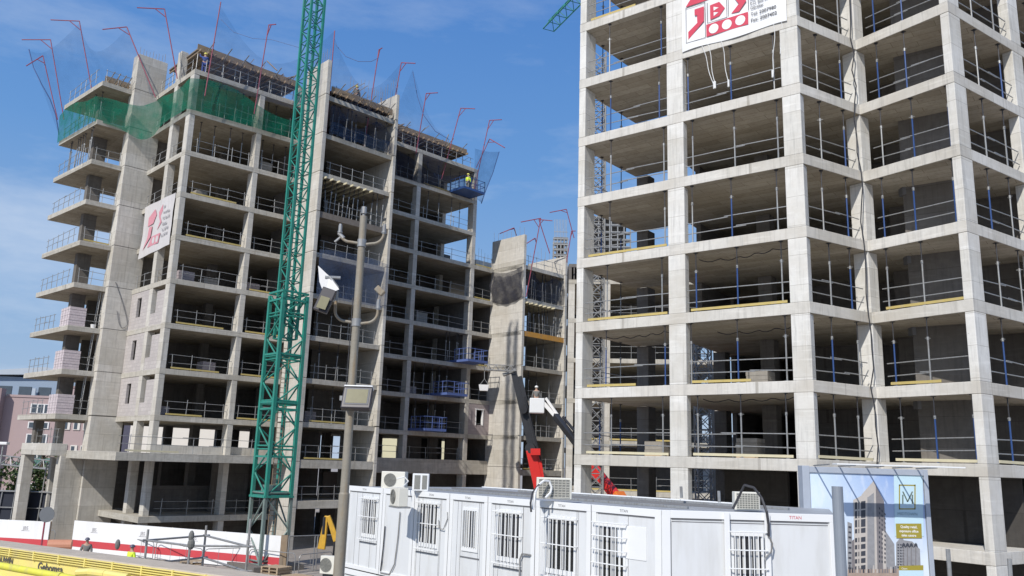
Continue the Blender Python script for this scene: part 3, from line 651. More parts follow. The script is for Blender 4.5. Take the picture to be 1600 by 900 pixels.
# ---- faded banner on the side face
S3=lambda tt,z,off=.05:L3(-off,-tt,z)
B2n=thing("banner","faded white banner with pinkish logo on narrow side face of left block","banner",S3(3.5,21.2))
mesh_obj("sheet",MB().grid(lambda u,v:S3(.75+5.7*u-.35*math.sin(v*3.1)*u,21.1+3.9*v-.25*u*(1-v),.06+.022*math.sin(u*13+v*4)+.012*math.sin(v*12)),28,16),BANF,B2n,smooth=True)
def fl_poly(pts,nm): poly([(a,z) for a,z in pts],.10,FADE,nm,fn=lambda a,z,o:S3(a,z,o),parent=B2n)
fl_poly([(4.1,24.4),(5.2,23.9),(5.15,23.2),(4.15,23.3),(3.7,23.9)],"logo_roof"); fl_poly([(4.9,23.1),(4.3,23.1),(4.4,22.3),(5.7,21.4),(5.0,22.3)],"logo_letter")
fl_poly([(2.7,24.5),(3.3,24.0),(3.2,23.6),(2.9,23.2),(3.3,22.6),(2.6,23.1),(2.9,23.6),(2.6,24.0)],"logo_letter"); fl_poly([(2.6,22.3),(4.2,22.25),(4.8,21.5),(2.8,21.55)],"logo_base")
for cx in (3.1,3.75): poly([(cx+.24*math.cos(i*math.pi/6),21.9+.26*math.sin(i*math.pi/6)) for i in range(12)],.11,BANF,"logo_disc",fn=lambda a,z,o:S3(a,z,o),parent=B2n)
for i,txt in enumerate(("JBS","North Mole","P.O. Box 695","Gibraltar","Tel: 2007980","Fax: 2007402")):
    text_mesh("lettering",txt,.27,S3(2.45,24.15-i*.44,.11),Vector((N.x,N.y,0)),UZ,FINK,B2n,sx=.85,bold=.008)
# ---- green debris net
def netobj(name,fn,nu,nv,mat,label,cat="net"):
    o=mesh_obj(name,MB().grid(fn,nu,nv),mat,smooth=True); return tag(o,label,cat)
pathg=[(-4.6,-15.0),(-4.4,-10.5),(-4.2,-7.7),(-2.6,-7.2),(-1.2,-6.3),(-.5,-5.2),(-.35,-2.8),(-.3,.25),(2.5,.5),(5.4,.75),(8.6,1.0)]
def pathpt(P_,u):
    seg=[math.dist(P_[i],P_[i+1]) for i in range(len(P_)-1)]; tot=sum(seg); d=u*tot
    for i,sg in enumerate(seg):
        if d<=sg or i==len(seg)-1:
            f=min(1,d/sg); return tuple(P_[i][k]+(P_[i+1][k]-P_[i][k])*f for k in (0,1))
        d-=sg
def gnet(u,v):
    s,t=pathpt(pathg,u); bot=LZ(11)-.15-(1.0*math.exp(-((u-.42)/.06)**2)); top=LZ(11)+2.15+.35*math.sin(u*19)-.9*math.exp(-((u-.4)/.07)**2)-max(0,u-.8)*4.5
    z=bot+(top-bot)*v; b=.12*math.sin(u*60)*math.sin(v*3.1)+.25*v
    return L3(s-b*.6,t+b*.5,z)
netobj("debris_net",gnet,90,8,GNET,"green debris net wrapped round the upper floors of left block")
netobj("debris_sheet",lambda u,v:L3(9.4+6.4*u,3.95+.15*math.sin(u*9)*math.sin(v*3),LZ(15)-.25+(3.6)*v+.25*math.sin(u*3.1)*v),24,10,BTARP,"translucent blue sheet hung across the projecting bay behind the lamp post","debris sheet")
netobj("debris_sheet",lambda u,v:L3(31.15-.1*math.sin(v*5)-.25*v+.06*math.sin(u*23+v*9),-.1+4.2*u+.1*math.sin(v*9),LZ(14)+.0+.5*math.sin(u*3.1)*(1-v)*-1+2.95*v-.4*math.sin(u*3)*v),16,10,GTARP,"dark grey torn sheet wrapped round the top of the far pale wall","debris sheet")
netobj("debris_sheet",lambda u,v:L3(9.4+6.3*u,3.9+.3*v,LZ(11)-.1+.9*v+.1*math.sin(u*17)),24,4,BNET2,"thin blue net strip along the edge under the top deck","debris sheet")
# thin blue nets high up
def sheet4(a,b,c,d,sag,nu=14,nv=10):
    a,b,c,d=map(Vector,(a,b,c,d))
    return lambda u,v:(a*(1-u)*(1-v)+b*u*(1-v)+c*u*v+d*(1-u)*v)+Vector((0,-.4*math.sin(u*math.pi),-sag*math.sin(u*math.pi)*v))
netobj("safety_net",sheet4(at(92,212,70),at(146,160,66),at(124,36,64),at(45,78,70),1.5),14,10,BNET,"thin blue safety net at the left corner above the balconies")
netobj("safety_net",sheet4(at(146,160,66),at(243,150,62),at(198,45,61),at(124,36,64),2.5),14,10,BNET,"thin blue safety net between second and fourth red posts from left")
netobj("safety_net",sheet4(at(320,133,58),at(510,187,62),at(523,48,62),at(345,10,58),4),14,10,BNET,"thin blue safety net above the roof corner, left of crane mast")
netobj("safety_net",sheet4(at(510,187,62),at(607,200,66),at(627,98,66),at(523,60,62),3.5),14,10,BNET,"thin blue safety net between the crane mast and two tall red posts")
netobj("safety_net",sheet4(at(607,200,66),at(688,283,72),at(700,215,72),at(645,108,68),1.5),14,10,BNET,"thin blue safety net hanging right of the pale roof wall")
netobj("safety_net",sheet4(at(740,310,77),at(753,318,77),at(780,237,76),at(742,232,77),.3),8,8,BNET2,"blue safety net bulging beyond the far right roof corner")
def rope(pts,r,label): return tag(mesh_obj("net_rope",MB().tube(pts,r,5),BLUEP),label,"rope")
DNET=glassy("dark_shade_net",(.03,.04,.07),.5)
netobj("debris_net",lambda u,v:L3(16.3+12*u,.12+.12*math.sin(u*21)*math.sin(v*3),LZ(11)-.1+(1.9+.5*math.sin(u*8))*v),40,6,DNET,"dark mesh net hung along the topmost open floor of the far section")
netobj("debris_net",lambda u,v:L3(9.5+6.1*u,3.75+.12*math.sin(u*17)*math.sin(v*3),LZ(11)+.1+(1.7+.6*math.sin(u*9+1))*v),30,6,DNET,"dark mesh net hung under the top deck of the projecting bay")
netobj("debris_net",lambda u,v:L3(31.8+5.3*u,4.0+.12*math.sin(u*15)*math.sin(v*3),LZ(14)+.1+(2.1+.4*math.sin(u*9+1))*v),30,6,DNET,"dark mesh net hung across the upper propped bay of the far section")
random.seed(21)
for nm,(s0,s1,t0,t1,z,n_) in {"between the two pale roof walls":(9.8,15.4,2.4,4.0,LZ(10)+.6,26),"on the roof deck at the corner":(.8,8.6,-2.5,.2,LZ(10)+2.2,24),"on the long far roof deck":(17.5,27.4,-2.5,-.4,LZ(10)+1.7,30)}.items():
    m=MB()
    for i in range(n_):
        s_=random.uniform(s0,s1); t_1=random.uniform(t0,t1); a_1=random.uniform(0,3.1); l_=random.uniform(.5,1.6); up_=random.choice([.05,.1,.5,1.2])
        p=L3(s_,t_1,z); m.bar(p,p+Vector((math.cos(a_1)*l_,math.sin(a_1)*l_,up_)),random.choice([.025,.04,.05]),5)
    tag(mesh_obj("loose_timber",m,TIMB),"untidy loose timbers and tubes lying "+nm,"loose timber")
rope([at(x,y,70) for x,y in ((45,77),(52,105),(64,130),(78,155),(87,180),(92,210))],.05,"dark blue edge rope of the net at the far left corner")
rope([at(x,y,68) for x,y in ((645,112),(652,150),(662,180),(680,205),(702,218))],.03,"thin dark edge rope sagging from the net right of the pale roof wall")
rope([at(x,y,62) for x,y in ((523,68),(540,88),(560,96),(580,96),(592,90))],.025,"thin rope swagged between two red posts right of the crane mast")
rope([at(x,y,62) for x,y in ((345,30),(365,50),(395,60),(425,62),(470,75))],.02,"thin rope swagged between red posts left of the crane mast")
rope([at(x,y,76.5) for x,y in ((780,237),(770,270),(758,300),(752,318))],.04,"dark edge rope of the net beyond the far right roof corner")
# ---- red gallows posts
G_=[((90,187),(67,87),(41,103),68),((100,187),(79,62),(34,62),67),((146,155),(124,33),(79,31),65),((243,152),(198,42),(160,46),61.5),((277,123),(257,14),(214,12),59),
    ((320,150),(345,3),None,57.5),((397,178),(420,39),(431,38),60),((509,215),(523,48),None,62),((568,235),(592,78),(597,75),65),((607,215),(627,98),(649,99),67),
    ((650,240),(666,146),(684,145),71.5),((690,280),(720,169),(742,170),75),((738,310),(765,188),(784,187),77),((744,262),(765,217),(789,231),77.5),
    ((822,464),(845,341),(814,347),76.5),((859,396),(842,343),(863,345),79),((807,368),(803,356),(781,365),80),((897,372),(885,327),(859,332),82),((881,436),(893,361),(899,361),81),((838,380),(836,372),(822,381),79)]
GL2=["far left, short arm drooping to the left","far left with long level arm","left of the balcony stack, tall","just left of the big pier, faint","above the corner roof deck, arm to left","straight and armless beside the roof corner","between the roof corner and crane mast","just right of the crane mast, armless","left of the pale right roof wall","against the pale right roof wall","first over the far roof","second over the far roof","at the far right roof corner, taller","at the far right roof corner, arm drooping right",
     "longest one over the far projecting bay","crossing behind the longest one of the far bay","short one left over the far lit wall","at far right beside the right tower","rising from the right end of the far bay","small one behind the far lit wall"]
for (b,tp,arm,Y),lb in zip(G_,GL2):
    b3=at(*b,Y); t3=at(*tp,Y-.6); t=thing("safety_net_post","red steel net post "+lb,"net post",b3,"red gallows posts round the left block roof")
    mesh_obj("pole",MB().bar(b3,t3,.042,6),RED,t)
    if arm:
        a3=at(*arm,Y-1.2); mesh_obj("arm",MB().bar(t3,a3,.045,6),RED,t)
        mesh_obj("brace",MB().bar(t3+(b3-t3)*.12,t3+(a3-t3)*.35,.035,6),RED,t)
# ---- loading platforms
def platform(s,t,z,label,w=2.4,d=1.9,mat=PURP):
    o=thing("loading_platform",label,"loading platform",L3(s,t,z),"violet loading platforms on the far facade")
    mb=MB(); mb.box(s,s+w,t-1.2,t+d,z+.004,z+.22,L)
    mesh_obj("deck",mb,mat,o)
    for (a,b,c,e) in ((s,t,s,t+d),(s,t+d,s+w,t+d),(s+w,t+d,s+w,t)):
        m2=MB(); p=L3(a,b,z+.2); q=L3(c,e,z+.2)
        for hh in (.5,1.0): m2.bar(p+UZ*hh,q+UZ*hh,.028)
        for f in (0,.33,.66,1): m2.bar(p+(q-p)*f,p+(q-p)*f+UZ*1.05,.028)
        mesh_obj("side_rail",m2,mat,o)
    return o
platform(26.6,.1,LZ(16),"violet loading platform nearest the top of three, by the end column")
platform(24.3,.1,LZ(17),"middle violet loading platform sticking out of the wide bay")
platform(22.0,.1,LZ(18),"lowest violet loading platform sticking out of the wide bay")
platform(25.2,.1,LZ(11)-.0,"dark blue loading platform high up under the far roof",w=2.6,mat=BLUEP)
mesh_obj  # noqa
# ================================================================== GREEN CRANE
cc=at(455,760,50); cx,cy=-13.9,51.0
def CF(a,b): return (cx+a*U.x+b*N.x, cy+a*U.y+b*N.y)
CR=thing("tower_crane","green lattice tower crane mast standing in front of the left block, thicker below","tower crane",(cx,cy,0))
def mast(w,z0,z1,panel,rc,rb,mat,name,double=False):
    mb=MB(); h=w/2; cs=[(-h,-h),(h,-h),(h,h),(-h,h)]
    for a,b in cs: mb.box(a-rc,a+rc,b-rc,b+rc,z0,z1,CF)
    n=round((z1-z0)/panel)
    for i in range(n+1):
        z=z0+(z1-z0)*i/n; zt=z+(z1-z0)/n
        for k in range(4):
            p=CF(*cs[k]);q=CF(*cs[(k+1)%4])
            if not double or i%2==0: mb.bar((*p,z),(*q,z),rb)
            if double and i%2==0: mb.bar((*p,z+.2),(*q,z+.2),rb)
            if i<n:
                if (i+k)%2: mb.bar((*p,z),(*q,zt),rb)
                else: mb.bar((*q,z),(*p,zt),rb)
    return mesh_obj(name,mb,mat,CR)
mast(1.62,4.15,16.2,1.34,.10,.05,GREEN,"lower_mast",True)
mast(1.66,.3,4.12,1.9,.09,.05,GREENGREY,"base_mast",True)
mast(.96,13.5,46,.9,.075,.036,GREEN,"upper_mast")
for (z,w) in ((15.85,.86),(16.35,.86),(9.2,.84),(9.6,.84),(12.5,.84),(6.4,.84),(4.1,.92)):
    cs=[(-w,-w),(w,-w),(w,w),(-w,w)]; mb=MB()
    for k in range(4): mb.bar((*CF(*cs[k]),z),(*CF(*cs[(k+1)%4]),z),.06,w=.05)
    mesh_obj("collar_ring",mb,GREEN,CR)
mb=MB(); mb.box(-.75,.75,-.75,.75,4.15,4.28,CF); mb.box(-.5,.3,-.4,.5,4.28,4.75,CF); mesh_obj("motor_platform",mb,GREENGREY,CR)
mb=MB()
for sx in (-.22,.22): mb.bar((*CF(sx,.3),.4),(*CF(sx,.3),13),.025)
z=.6
while z<13: mb.bar((*CF(-.22,.3),z),(*CF(.22,.3),z),.018); z+=.3
mesh_obj("ladder",mb,TIMB,CR)
mesh_obj("foundation",MB().box(-1.6,1.6,-1.6,1.6,.004,.3,CF),COND,CR)
# second crane: mast behind the right tower with green jib
def lattice(mb,p,q,w,panel,rc,rb,upv=UZ):
    d=(q-p); n=max(1,round(d.length/panel)); e=d.normalized(); sdir=e.cross(upv).normalized(); uu=sdir.cross(e)
    cs=[sdir*(-w/2),sdir*(w/2),uu*w*.85]
    for c in cs: mb.bar(p+c,q+c,rc)
    for i in range(n+1):
        a=p+d*(i/n); b=p+d*(min(n,i+1)/n); mid=(a+b)/2
        mb.bar(a+cs[0],a+cs[1],rb)
        for c in cs[:2]: 
            mb.bar(a+c,mid+cs[2],rb); mb.bar(mid+cs[2],b+c,rb)
    return mb
C2=thing("tower_crane","green lattice crane jib tip reaching into the sky at the top edge","tower crane",(26,7,0))
tip=atz(857,47,42.0); jd=(atz(907,-4,42.0)-tip); jd.z=0; jd.normalize(); root=tip+jd*62
mesh_obj("jib",lattice(MB(),tip,root,1.0,1.2,.05,.03),GREEN,C2)
mb=MB()
for a,b in ((-.6,-.6),(.6,-.6),(.6,.6),(-.6,.6)): mb.bar((root.x+a,root.y+b,.01),(root.x+a,root.y+b,47),.08)
for i in range(30):
    z=i*1.5
    mb.bar((root.x-.6,root.y-.6,z),(root.x+.6,root.y-.6,z+1.5),.04); mb.bar((root.x-.6,root.y+.6,z),(root.x-.6,root.y-.6,z+1.5),.04); mb.bar((root.x+.6,root.y+.6,z+1.5),(root.x+.6,root.y-.6,z),.04)
mesh_obj("mast",mb,GREEN,C2); C2.location=C2.location
# grey hoist mast seen through the left bays of right tower
def lattice_tower(c,w,z0,z1,panel,rc,rb,mat,label,name="hoist_mast",cat="hoist mast"):
    t=thing(name,label,cat,(c[0],c[1],z0)); mb=MB(); h=w/2; cs=[(-h,-h),(h,-h),(h,h),(-h,h)]
    for a,b in cs: mb.bar((c[0]+a,c[1]+b,z0),(c[0]+a,c[1]+b,z1),rc)
    mesh_obj("chords",mb,mat,t); mb=MB(); n=round((z1-z0)/panel)
    for i in range(n):
        z=z0+(z1-z0)*i/n; zt=z0+(z1-z0)*(i+1)/n
        for k in range(4):
            p=cs[k];q=cs[(k+1)%4]; mb.bar((c[0]+p[0],c[1]+p[1],z),(c[0]+q[0],c[1]+q[1],zt),rb); mb.bar((c[0]+q[0],c[1]+q[1],z),(c[0]+p[0],c[1]+p[1],zt),rb); mb.bar((c[0]+p[0],c[1]+p[1],z),(c[0]+q[0],c[1]+q[1],z),rb)
    mesh_obj("lacing",mb,mat,t); return t
hm=at(933,500,49); lattice_tower((hm.x,hm.y),.75,.01,32.2,.75,.05,.026,STEEL,"grey lattice hoist mast behind the left bay of the right tower")
hm=at(1098,600,56); lattice_tower((hm.x,hm.y),1.0,.01,15,1.0,.05,.03,GALV,"pale scaffold tower seen through the second bay of right tower","scaffold_tower","scaffold tower")
hm=at(1125,640,56); lattice_tower((hm.x,hm.y),1.1,.01,13,1.2,.05,.03,GALV,"shorter pale scaffold tower beside the other inside second bay","scaffold_tower","scaffold tower")
# ================================================================== BOOM LIFTS
b1=thing("boom_lift","black and red telescopic boom raised steeply beside the tall pale wall, hook jib at top","boom lift",at(850,800,70.0))
mesh_obj("lower_boom",MB().bar(at(850,800,70.0),at(829,703,70.0),.40,w=.36),REDB,b1,bevel=.03)
mesh_obj("upper_boom",MB().bar(at(830,700,70.3),at(802,578,70.6),.25,w=.19).bar(at(838,700,70.1),at(812,588,70.4),.18,w=.15),BLACK,b1,bevel=.02)
mesh_obj("boom_joint",MB().bar(at(818,640,69.7),at(828,640,70.7),.34,10).bar(at(828,700,69.6),at(832,700,70.8),.42,10),BLACK,b1)
mesh_obj("boom_ram",MB().bar(at(845,720,69.6),at(820,620,69.8),.07,8),BLACK,b1)
mesh_obj("boom_bracket",MB().bar(at(841,708,69.9),at(853,790,69.9),.17,w=.19).bar(at(829,706,69.5),at(844,706,69.5),.26,w=.36),REDB,b1)
mesh_obj("jib",lattice(MB(),at(803,580,70.4),at(757,578,70.2),.55,.6,.045,.03).bar(at(806,578,70.5),at(786,586,70.4),.16),STEEL,b1)
mesh_obj("hook_chain",MB().tube([at(757,580,70.2),at(757,592,70.2)],.03).bar(at(757,592,70.2),at(750,601,70.2),.02).bar(at(757,592,70.2),at(763,601,70.2),.02),STEEL,b1)
sk=at(756,606,70.2); 
tag(mesh_obj("lifting_skip",MB().hexa([(sk.x-.34,sk.y-.25,sk.z-.25),(sk.x+.34,sk.y-.25,sk.z-.25),(sk.x+.34,sk.y+.25,sk.z-.25),(sk.x-.34,sk.y+.25,sk.z-.25),(sk.x-.43,sk.y-.3,sk.z+.25),(sk.x+.43,sk.y-.3,sk.z+.25),(sk.x+.43,sk.y+.3,sk.z+.25),(sk.x-.43,sk.y+.3,sk.z+.25)]),WHT),"small white skip hanging on a chain from the black boom's jib","skip")
base=at(848,800,70); mb=MB(); mb.box(base.x-1.2,base.x+1.2,base.y-2.5,base.y+2.5,.7,1.7)
mesh_obj("chassis",mb,REDB,b1); 
for a in (-1.3,1.3):
    for b in (-1.8,1.8): mesh_obj("wheel",MB().bar((base.x+a-.2,base.y+b,.6),(base.x+a+.2,base.y+b,.6),.6,16),BLACK,b1)
b2=thing("boom_lift","boom lift with white man basket, boom running down behind the right tower's left column","boom lift",at(1010,800,48))
mesh_obj("basket_arm",MB().bar(at(848,628,56.8),at(872,655,56.5),.12,w=.12).bar(at(853,622,56.8),at(874,652,56.5),.08,w=.08),WHT,b2)
mesh_obj("upper_boom",MB().bar(at(868,650,56.5),at(925,724,52),.2,w=.18),BLACK,b2,bevel=.03)
mesh_obj("boom_ram",MB().bar(at(880,652,56.2),at(925,706,52),.10,8),BLACK,b2)
mesh_obj("lower_boom",MB().bar(at(925,728,52),at(962,775,50),.26,w=.22).bar(at(925,742,51.8),at(950,762,50.6),.12,w=.14),REDB,b2,bevel=.03)
mesh_obj("boom_root",MB().bar(at(962,775,50),at(985,815,49),.45,w=.36),ORB,b2,bevel=.03)
bs=at(840,633,57); mb=MB(); mb.box(bs.x-.55,bs.x+.45,bs.y-.4,bs.y+.4,bs.z-.55,bs.z+.45); mesh_obj("basket",mb,WHITE2,b2,bevel=.05)
b3=at(1000,800,50); mb=MB().box(b3.x-1.2,b3.x+1.2,b3.y-2,b3.y+2,.7,1.9); mesh_obj("chassis",mb,ORB,b2)
for a in (-1.3,1.3):
    for b in (-1.4,1.4): mesh_obj("wheel",MB().bar((b3.x+a-.2,b3.y+b,.6),(b3.x+a+.2,b3.y+b,.6),.6,16),BLACK,b2)
# ================================================================== SITE CABINS
A0=Vector((-5.52,30.06)); A1=Vector((3.52,19.32)); ZR=5.49; ZM=2.76
cd_=(A1-A0).normalized(); cn=Vector((cd_.y,-cd_.x))   # outward (towards camera-left)
if cn.y>0: cn=-cn
def Cf(a,b): p=A0+cd_*a-cn*b; return (p.x,p.y)
def C3(a,b,z): x,y=Cf(a,b); return Vector((x,y,z))
seams=[0,2.27,4.06,6.0,7.62,9.55,11.6,14.04]
def sol(px,py=800):
    d=fw+RT*((px-800)/F_PX)-UP*((py-450)/F_PX); # intersect cabin face plane
    n=Vector((cn.x,cn.y,0)); t=(Vector((A0.x,A0.y,0))-CAM).dot(n)/d.dot(n); p=CAM+d*t; return (Vector((p.x,p.y))-A0).dot(cd_)
seams=[0]+[sol(x) for x in (598,648,703,763,838,925)]+[14.04]
wins={0:(567,590,5.08,3.98,2),2:(656,686,5.12,3.98,2),3:(724,749,5.05,4.05,0),4:(777,815,5.08,3.95,2),5:(854,901,5.05,3.85,2),6:(933,978,5.0,3.75,4)}
def window(par,a0,a1,zt,zb,cross,fr):
    w=thing  # placeholder
    fo=mesh_obj("window",MB().box(a0,a1,-.03,.02,zb-.12,zb,fr).box(a0,a1,-.03,.02,zt,zt+.08,fr).box(a0,a0+.06,-.03,.02,zb,zt,fr).box(a1-.06,a1,-.03,.02,zb,zt,fr),WHITE2,par)
    mesh_obj("pane",MB().box(a0+.06,a1-.06,-.004,.02,zb,zt,fr),PANE,fo)
    m=MB(); nb=7; off=-.05 if not cross else -.14
    m2=MB(); 
    for i in range(4): 
        x=a0+.1+(a1-a0-.2)*(i*.27+.02); m2.box(x,x+.07,-.012,-.006,zb+.01,zt-.01,fr)
    mesh_obj("blind",m2,BLIND,fo)
    for i in range(nb):
        x=a0+(a1-a0)*(i+.5)/nb
        p=fr(x,off); m.bar((*p,zb-.2 if cross else zb),(*p,zt+.1 if cross else zt),.0125,6)
    if cross:
        zs=[zb-.18,zt+.04,(zb+zt)/2] if cross==2 else [zb-.2+(zt-zb+.3)*i/5 for i in range(6)]
        for z in zs:
            p=fr(a0-.05,off);q=fr(a1+.05,off); m.bar((*p,z),(*q,z),.014); 
            for e in (a0-.05,a1+.05): m.bar((*fr(e,off),z),(*fr(e,0),z),.012)
    mesh_obj("grille",m,WHITE2,fo)
EE=Vector((7.5,19.52))
ed=(EE-A1).normalized(); en=Vector((ed.y,-ed.x))
def Ef(a,b): p=A1+ed*a-en*b; return (p.x,p.y)
txtc=INK
cabn=["first and farthest","second, with air conditioners,","third","fourth","fifth","sixth","nearest"]
for row,(zb,zt) in enumerate(((ZM+.02,ZR),(.08,ZM-.02))):
    for i in range(7):
        a,b=seams[i],seams[i+1]; last=(i==6)
        lb=f"white portable site cabin, {cabn[i]} of the {'upper' if row==0 else 'lower'} row from the lamp post"
        if last: lb="white portable site cabin at the near corner of the "+("upper" if row==0 else "lower")+" row, side toward viewer"
        t=thing("portable_cabin",lb,"site cabin",C3((a+b)/2,0,zb),"white site cabins in two stacked rows")
        if last:
            pl=[Cf(a+.01,0),(A1.x,A1.y),(EE.x,EE.y),(EE.x+1.3,EE.y+3.8),Cf(a+.01,6.06)]
        else: pl=[Cf(a+.01,0),Cf(b-.01,0),Cf(b-.01,6.06),Cf(a+.01,6.06)]
        inn=MB().prism(pl,zb+.1,zt-.12); mesh_obj("body",inn,WHITE,t)
        # roof with raised rim
        mesh_obj("roof",MB().prism(pl,zt-.118,zt-.03),ROOFM,t)
        fm=MB()
        for (x0,x1) in ((a+.015,a+.16),(b-.16,b-.015)):
            if last and x0>a+.5: continue
            fm.box(x0,x1,-.03,-.001,zb,zt,Cf)
        fm.box(a+.015,b-.015,-.034,-.001,zt-.17,zt,Cf); fm.box(a+.015,b-.015,-.034,-.001,zb,zb+.13,Cf)
        fm.box(a+.015,b-.015,-.001,.06,zt-.1,zt,Cf)
        if last:
            fm.box(b-.18,b+.0,-.036,-.001,zb,zt,Cf)
            fm.box(.0,.19,-.03,-.001,zb,zt,Ef); fm.box(.19,4.0,-.034,-.001,zt-.17,zt,Ef); fm.box(3.83,4.0,-.036,-.001,zb,zt-.17,Ef); fm.box(.19,4.0,-.034,-.001,zb,zb+.13,Ef)
            fm.box(.0,4.0,-.001,.06,zt-.1,zt,Ef)
        else: fm.box(a+.015,b-.015,5.95,6.08,zt-.1,zt,Cf)
        mesh_obj("frame",fm,WHITE2,t,bevel=.008)
        sh=MB(); sh.box(a+.2,b-.2,-.012,-.001,zt-.20,zt-.172,Cf)
        sh.box(a-.012,a+.012,-.02,.01,zb,zt-.05,Cf)
        if last: 
            sh.box(.22,1.36,-.012,-.001,zt-.20,zt-.172,Ef); sh.box(1.5,3.8,-.012,-.001,zt-.20,zt-.172,Ef); sh.box(.22,3.8,-.008,-.001,zt-.25,zt-.235,Ef)
            sh.box(.2,.212,-.006,-.001,zb+.15,zt-.25,Ef)
        for px_ in ((a+b)/2-.5,(a+b)/2+.5):
            if i in wins and not last: sh.box(px_-.004,px_+.004,-.006,-.001,zb+.13,zt-.2,Cf)
        if i in wins and row==0:
            x0,x1=sol(wins[i][0]),sol(wins[i][1])
            sh.box(x0-.08,x0-.072,-.006,-.001,zb+.13,zt-.2,Cf); sh.box(x1+.072,x1+.08,-.006,-.001,zb+.13,zt-.2,Cf); sh.box(x0-.07,x1+.07,-.02,-.001,wins[i][3]-.3,wins[i][3]-.27,Cf)
        mesh_obj("seam",sh,SHAD,t)
        if row==0:
            text_mesh("maker_plate","TITAN",.09,C3((a+b)/2-.15,-.036,zt-.12),Vector((cd_.x,cd_.y,0)),UZ,INK,t)
            if i in wins:
                x0,x1=sol(wins[i][0]),sol(wins[i][1]); window(t,x0,x1,wins[i][2],wins[i][3],wins[i][4],Cf)
            if last:
                pf=MB()
                for x in (1.40,2.32): pf.box(x,x+.12,-.10,-.036,zb,zt-.0,Ef)
                mesh_obj("post",pf,WHITE2,t,bevel=.01)
                window(t,1.56,2.30,4.97,3.3,4,Ef)
                text_mesh("maker_plate","TITAN",.10,Vector((*Ef(2.9,-.038),zt-.12)),Vector((ed.x,ed.y,0)),UZ,BANR,t)
                mesh_obj("notice_panel",MB().box(b-1.35,b-.45,-.014,-.001,zt-1.15,zt-.42,Cf),WHITE2,t,bevel=.004)
        else:
            if i in wins:
                x0,x1=sol(wins[i][0]),sol(wins[i][1]); window(t,x0,x1,wins[i][2]-2.73,wins[i][3]-2.73,2,Cf)
# roof strips (long laps)
for j,(a0,a1,bb) in enumerate(((1,13.5,1.6),(2,14.0,3.0),(4,14.5,4.4))):
    m=MB().box(a0,a1,bb,bb+.07,ZR-.026,ZR+.03,Cf); tag(mesh_obj("roof_batten",m,SHAD if j%2 else GALV),f"long thin metal strip lying along the cabin roofs, {['nearest','middle','farthest'][j]} of three","metal strip","metal strips on cabin roofs")
# --- air conditioners
def ac(px,py,Y,w,h,d,label,rz=0,fan=True,brack=False,z=None):
    c=at(px,py,Y); t=thing("air_conditioner",label,"air conditioner",(c.x,c.y,c.z-h/2)); ca,sa=math.cos(rz),math.sin(rz)
    f=lambda x,y:(c.x+x*ca-y*sa,c.y+x*sa+y*ca)
    mesh_obj("case",MB().box(-w/2,w/2,0,d,c.z-h/2,c.z+h/2,f),ACM,t,bevel=.015)
    if fan:
        m=MB(); r=h*.38; x0=-w*.12
        for rr in (r,r*.8,r*.6,r*.4,r*.2):
            pts=[Vector((*f(x0+rr*math.cos(k*math.pi/10),-.012),c.z+rr*math.sin(k*math.pi/10))) for k in range(21)]; m.tube(pts,.008,4)
        for k in range(8): m.bar(Vector((*f(x0,-.014),c.z)),Vector((*f(x0+r*math.cos(k*.785),-.014),c.z+r*math.sin(k*.785))),.006,4)
        mesh_obj("fan_grille",m,ACD,t)
        m=MB(); m.add([Vector((*f(x0+r*math.cos(k*math.pi/10),-.004),c.z+r*math.sin(k*math.pi/10))) for k in range(20)],[tuple(range(20))]); mesh_obj("fan_recess",m,ACD,t)
    else:
        mesh_obj("coil_grille",MB().box(-w*.44,w*.44,-.006,0,c.z-h*.42,c.z+h*.42,f),ACD,t)
        m=MB()
        for k in range(9): x=-w*.44+w*.88*k/8; m.bar(Vector((*f(x,-.016),c.z-h*.42)),Vector((*f(x,-.016),c.z+h*.42)),.007,4)
        for k in range(8): zz=c.z-h*.42+h*.84*k/7; m.bar(Vector((*f(-w*.44,-.016),zz)),Vector((*f(w*.44,-.016),zz)),.007,4)
        mesh_obj("wire_guard",m,ACM,t)
    if brack: mesh_obj("bracket",MB().box(-w*.5,w*.5,-.02,d+.1,c.z-h/2-.05,c.z-h/2-.004,f),GALV,t)
    return t
rzc=math.atan2(cd_.y,cd_.x)
ac(614,750,28.3,.82,.55,.32,"cream air conditioner with round fan standing on the cabin roof edge",R(-12))
ac(616,776,25.9,.75,.55,.3,"cream air conditioner bracketed to the cabin wall under the roof one",R(-62),brack=True)
ac(866,763,21.9,.90,.53,.3,"cream air conditioner with square wire guard on the cabin roof",R(0),False)
ac(1168,783,20.3,.60,.42,.25,"plain cream air conditioner back on the near cabin roof",R(0),False)
ac(512,883,30.5,.62,.60,.3,"cream air conditioner low beside the lamp post foot",R(-20))
wu=thing("window_air_unit","small white twin-panel air unit standing on the cabin roof","air conditioner",at(657,765,26.5))
c=at(657,754,26.5); mesh_obj("case",MB().box(c.x-.25,c.x+.25,c.y,c.y+.3,c.z-.25,c.z+.27),WHITE2,wu,bevel=.01)
mesh_obj("panel",MB().box(c.x-.19,c.x-.01,c.y-.01,c.y-.002,c.z-.2,c.z+.22),ACD,wu); mesh_obj("panel",MB().box(c.x+.05,c.x+.2,c.y-.01,c.y-.002,c.z-.2,c.z+.22),ACD,wu)
def cable(pts,r,label,mat=CABLE): return tag(mesh_obj("cable",MB().tube(pts,r,6),mat),label,"cable")
cable([at(833,796,21.3),at(836,770,21.4),at(841,758,21.6),at(850,751,21.7),at(858,752,21.8),at(862,762,21.8),at(860,770,21.8),at(852,778,21.7)],.03,"white lagged pipes arching beside the wire-guarded air conditioner",WCABLE)
cable([at(830,800,21.2),at(829,786,21.2),at(832,770,21.4),at(842,757,21.6)],.025,"dark cable end dropping from the roof near the red boom")
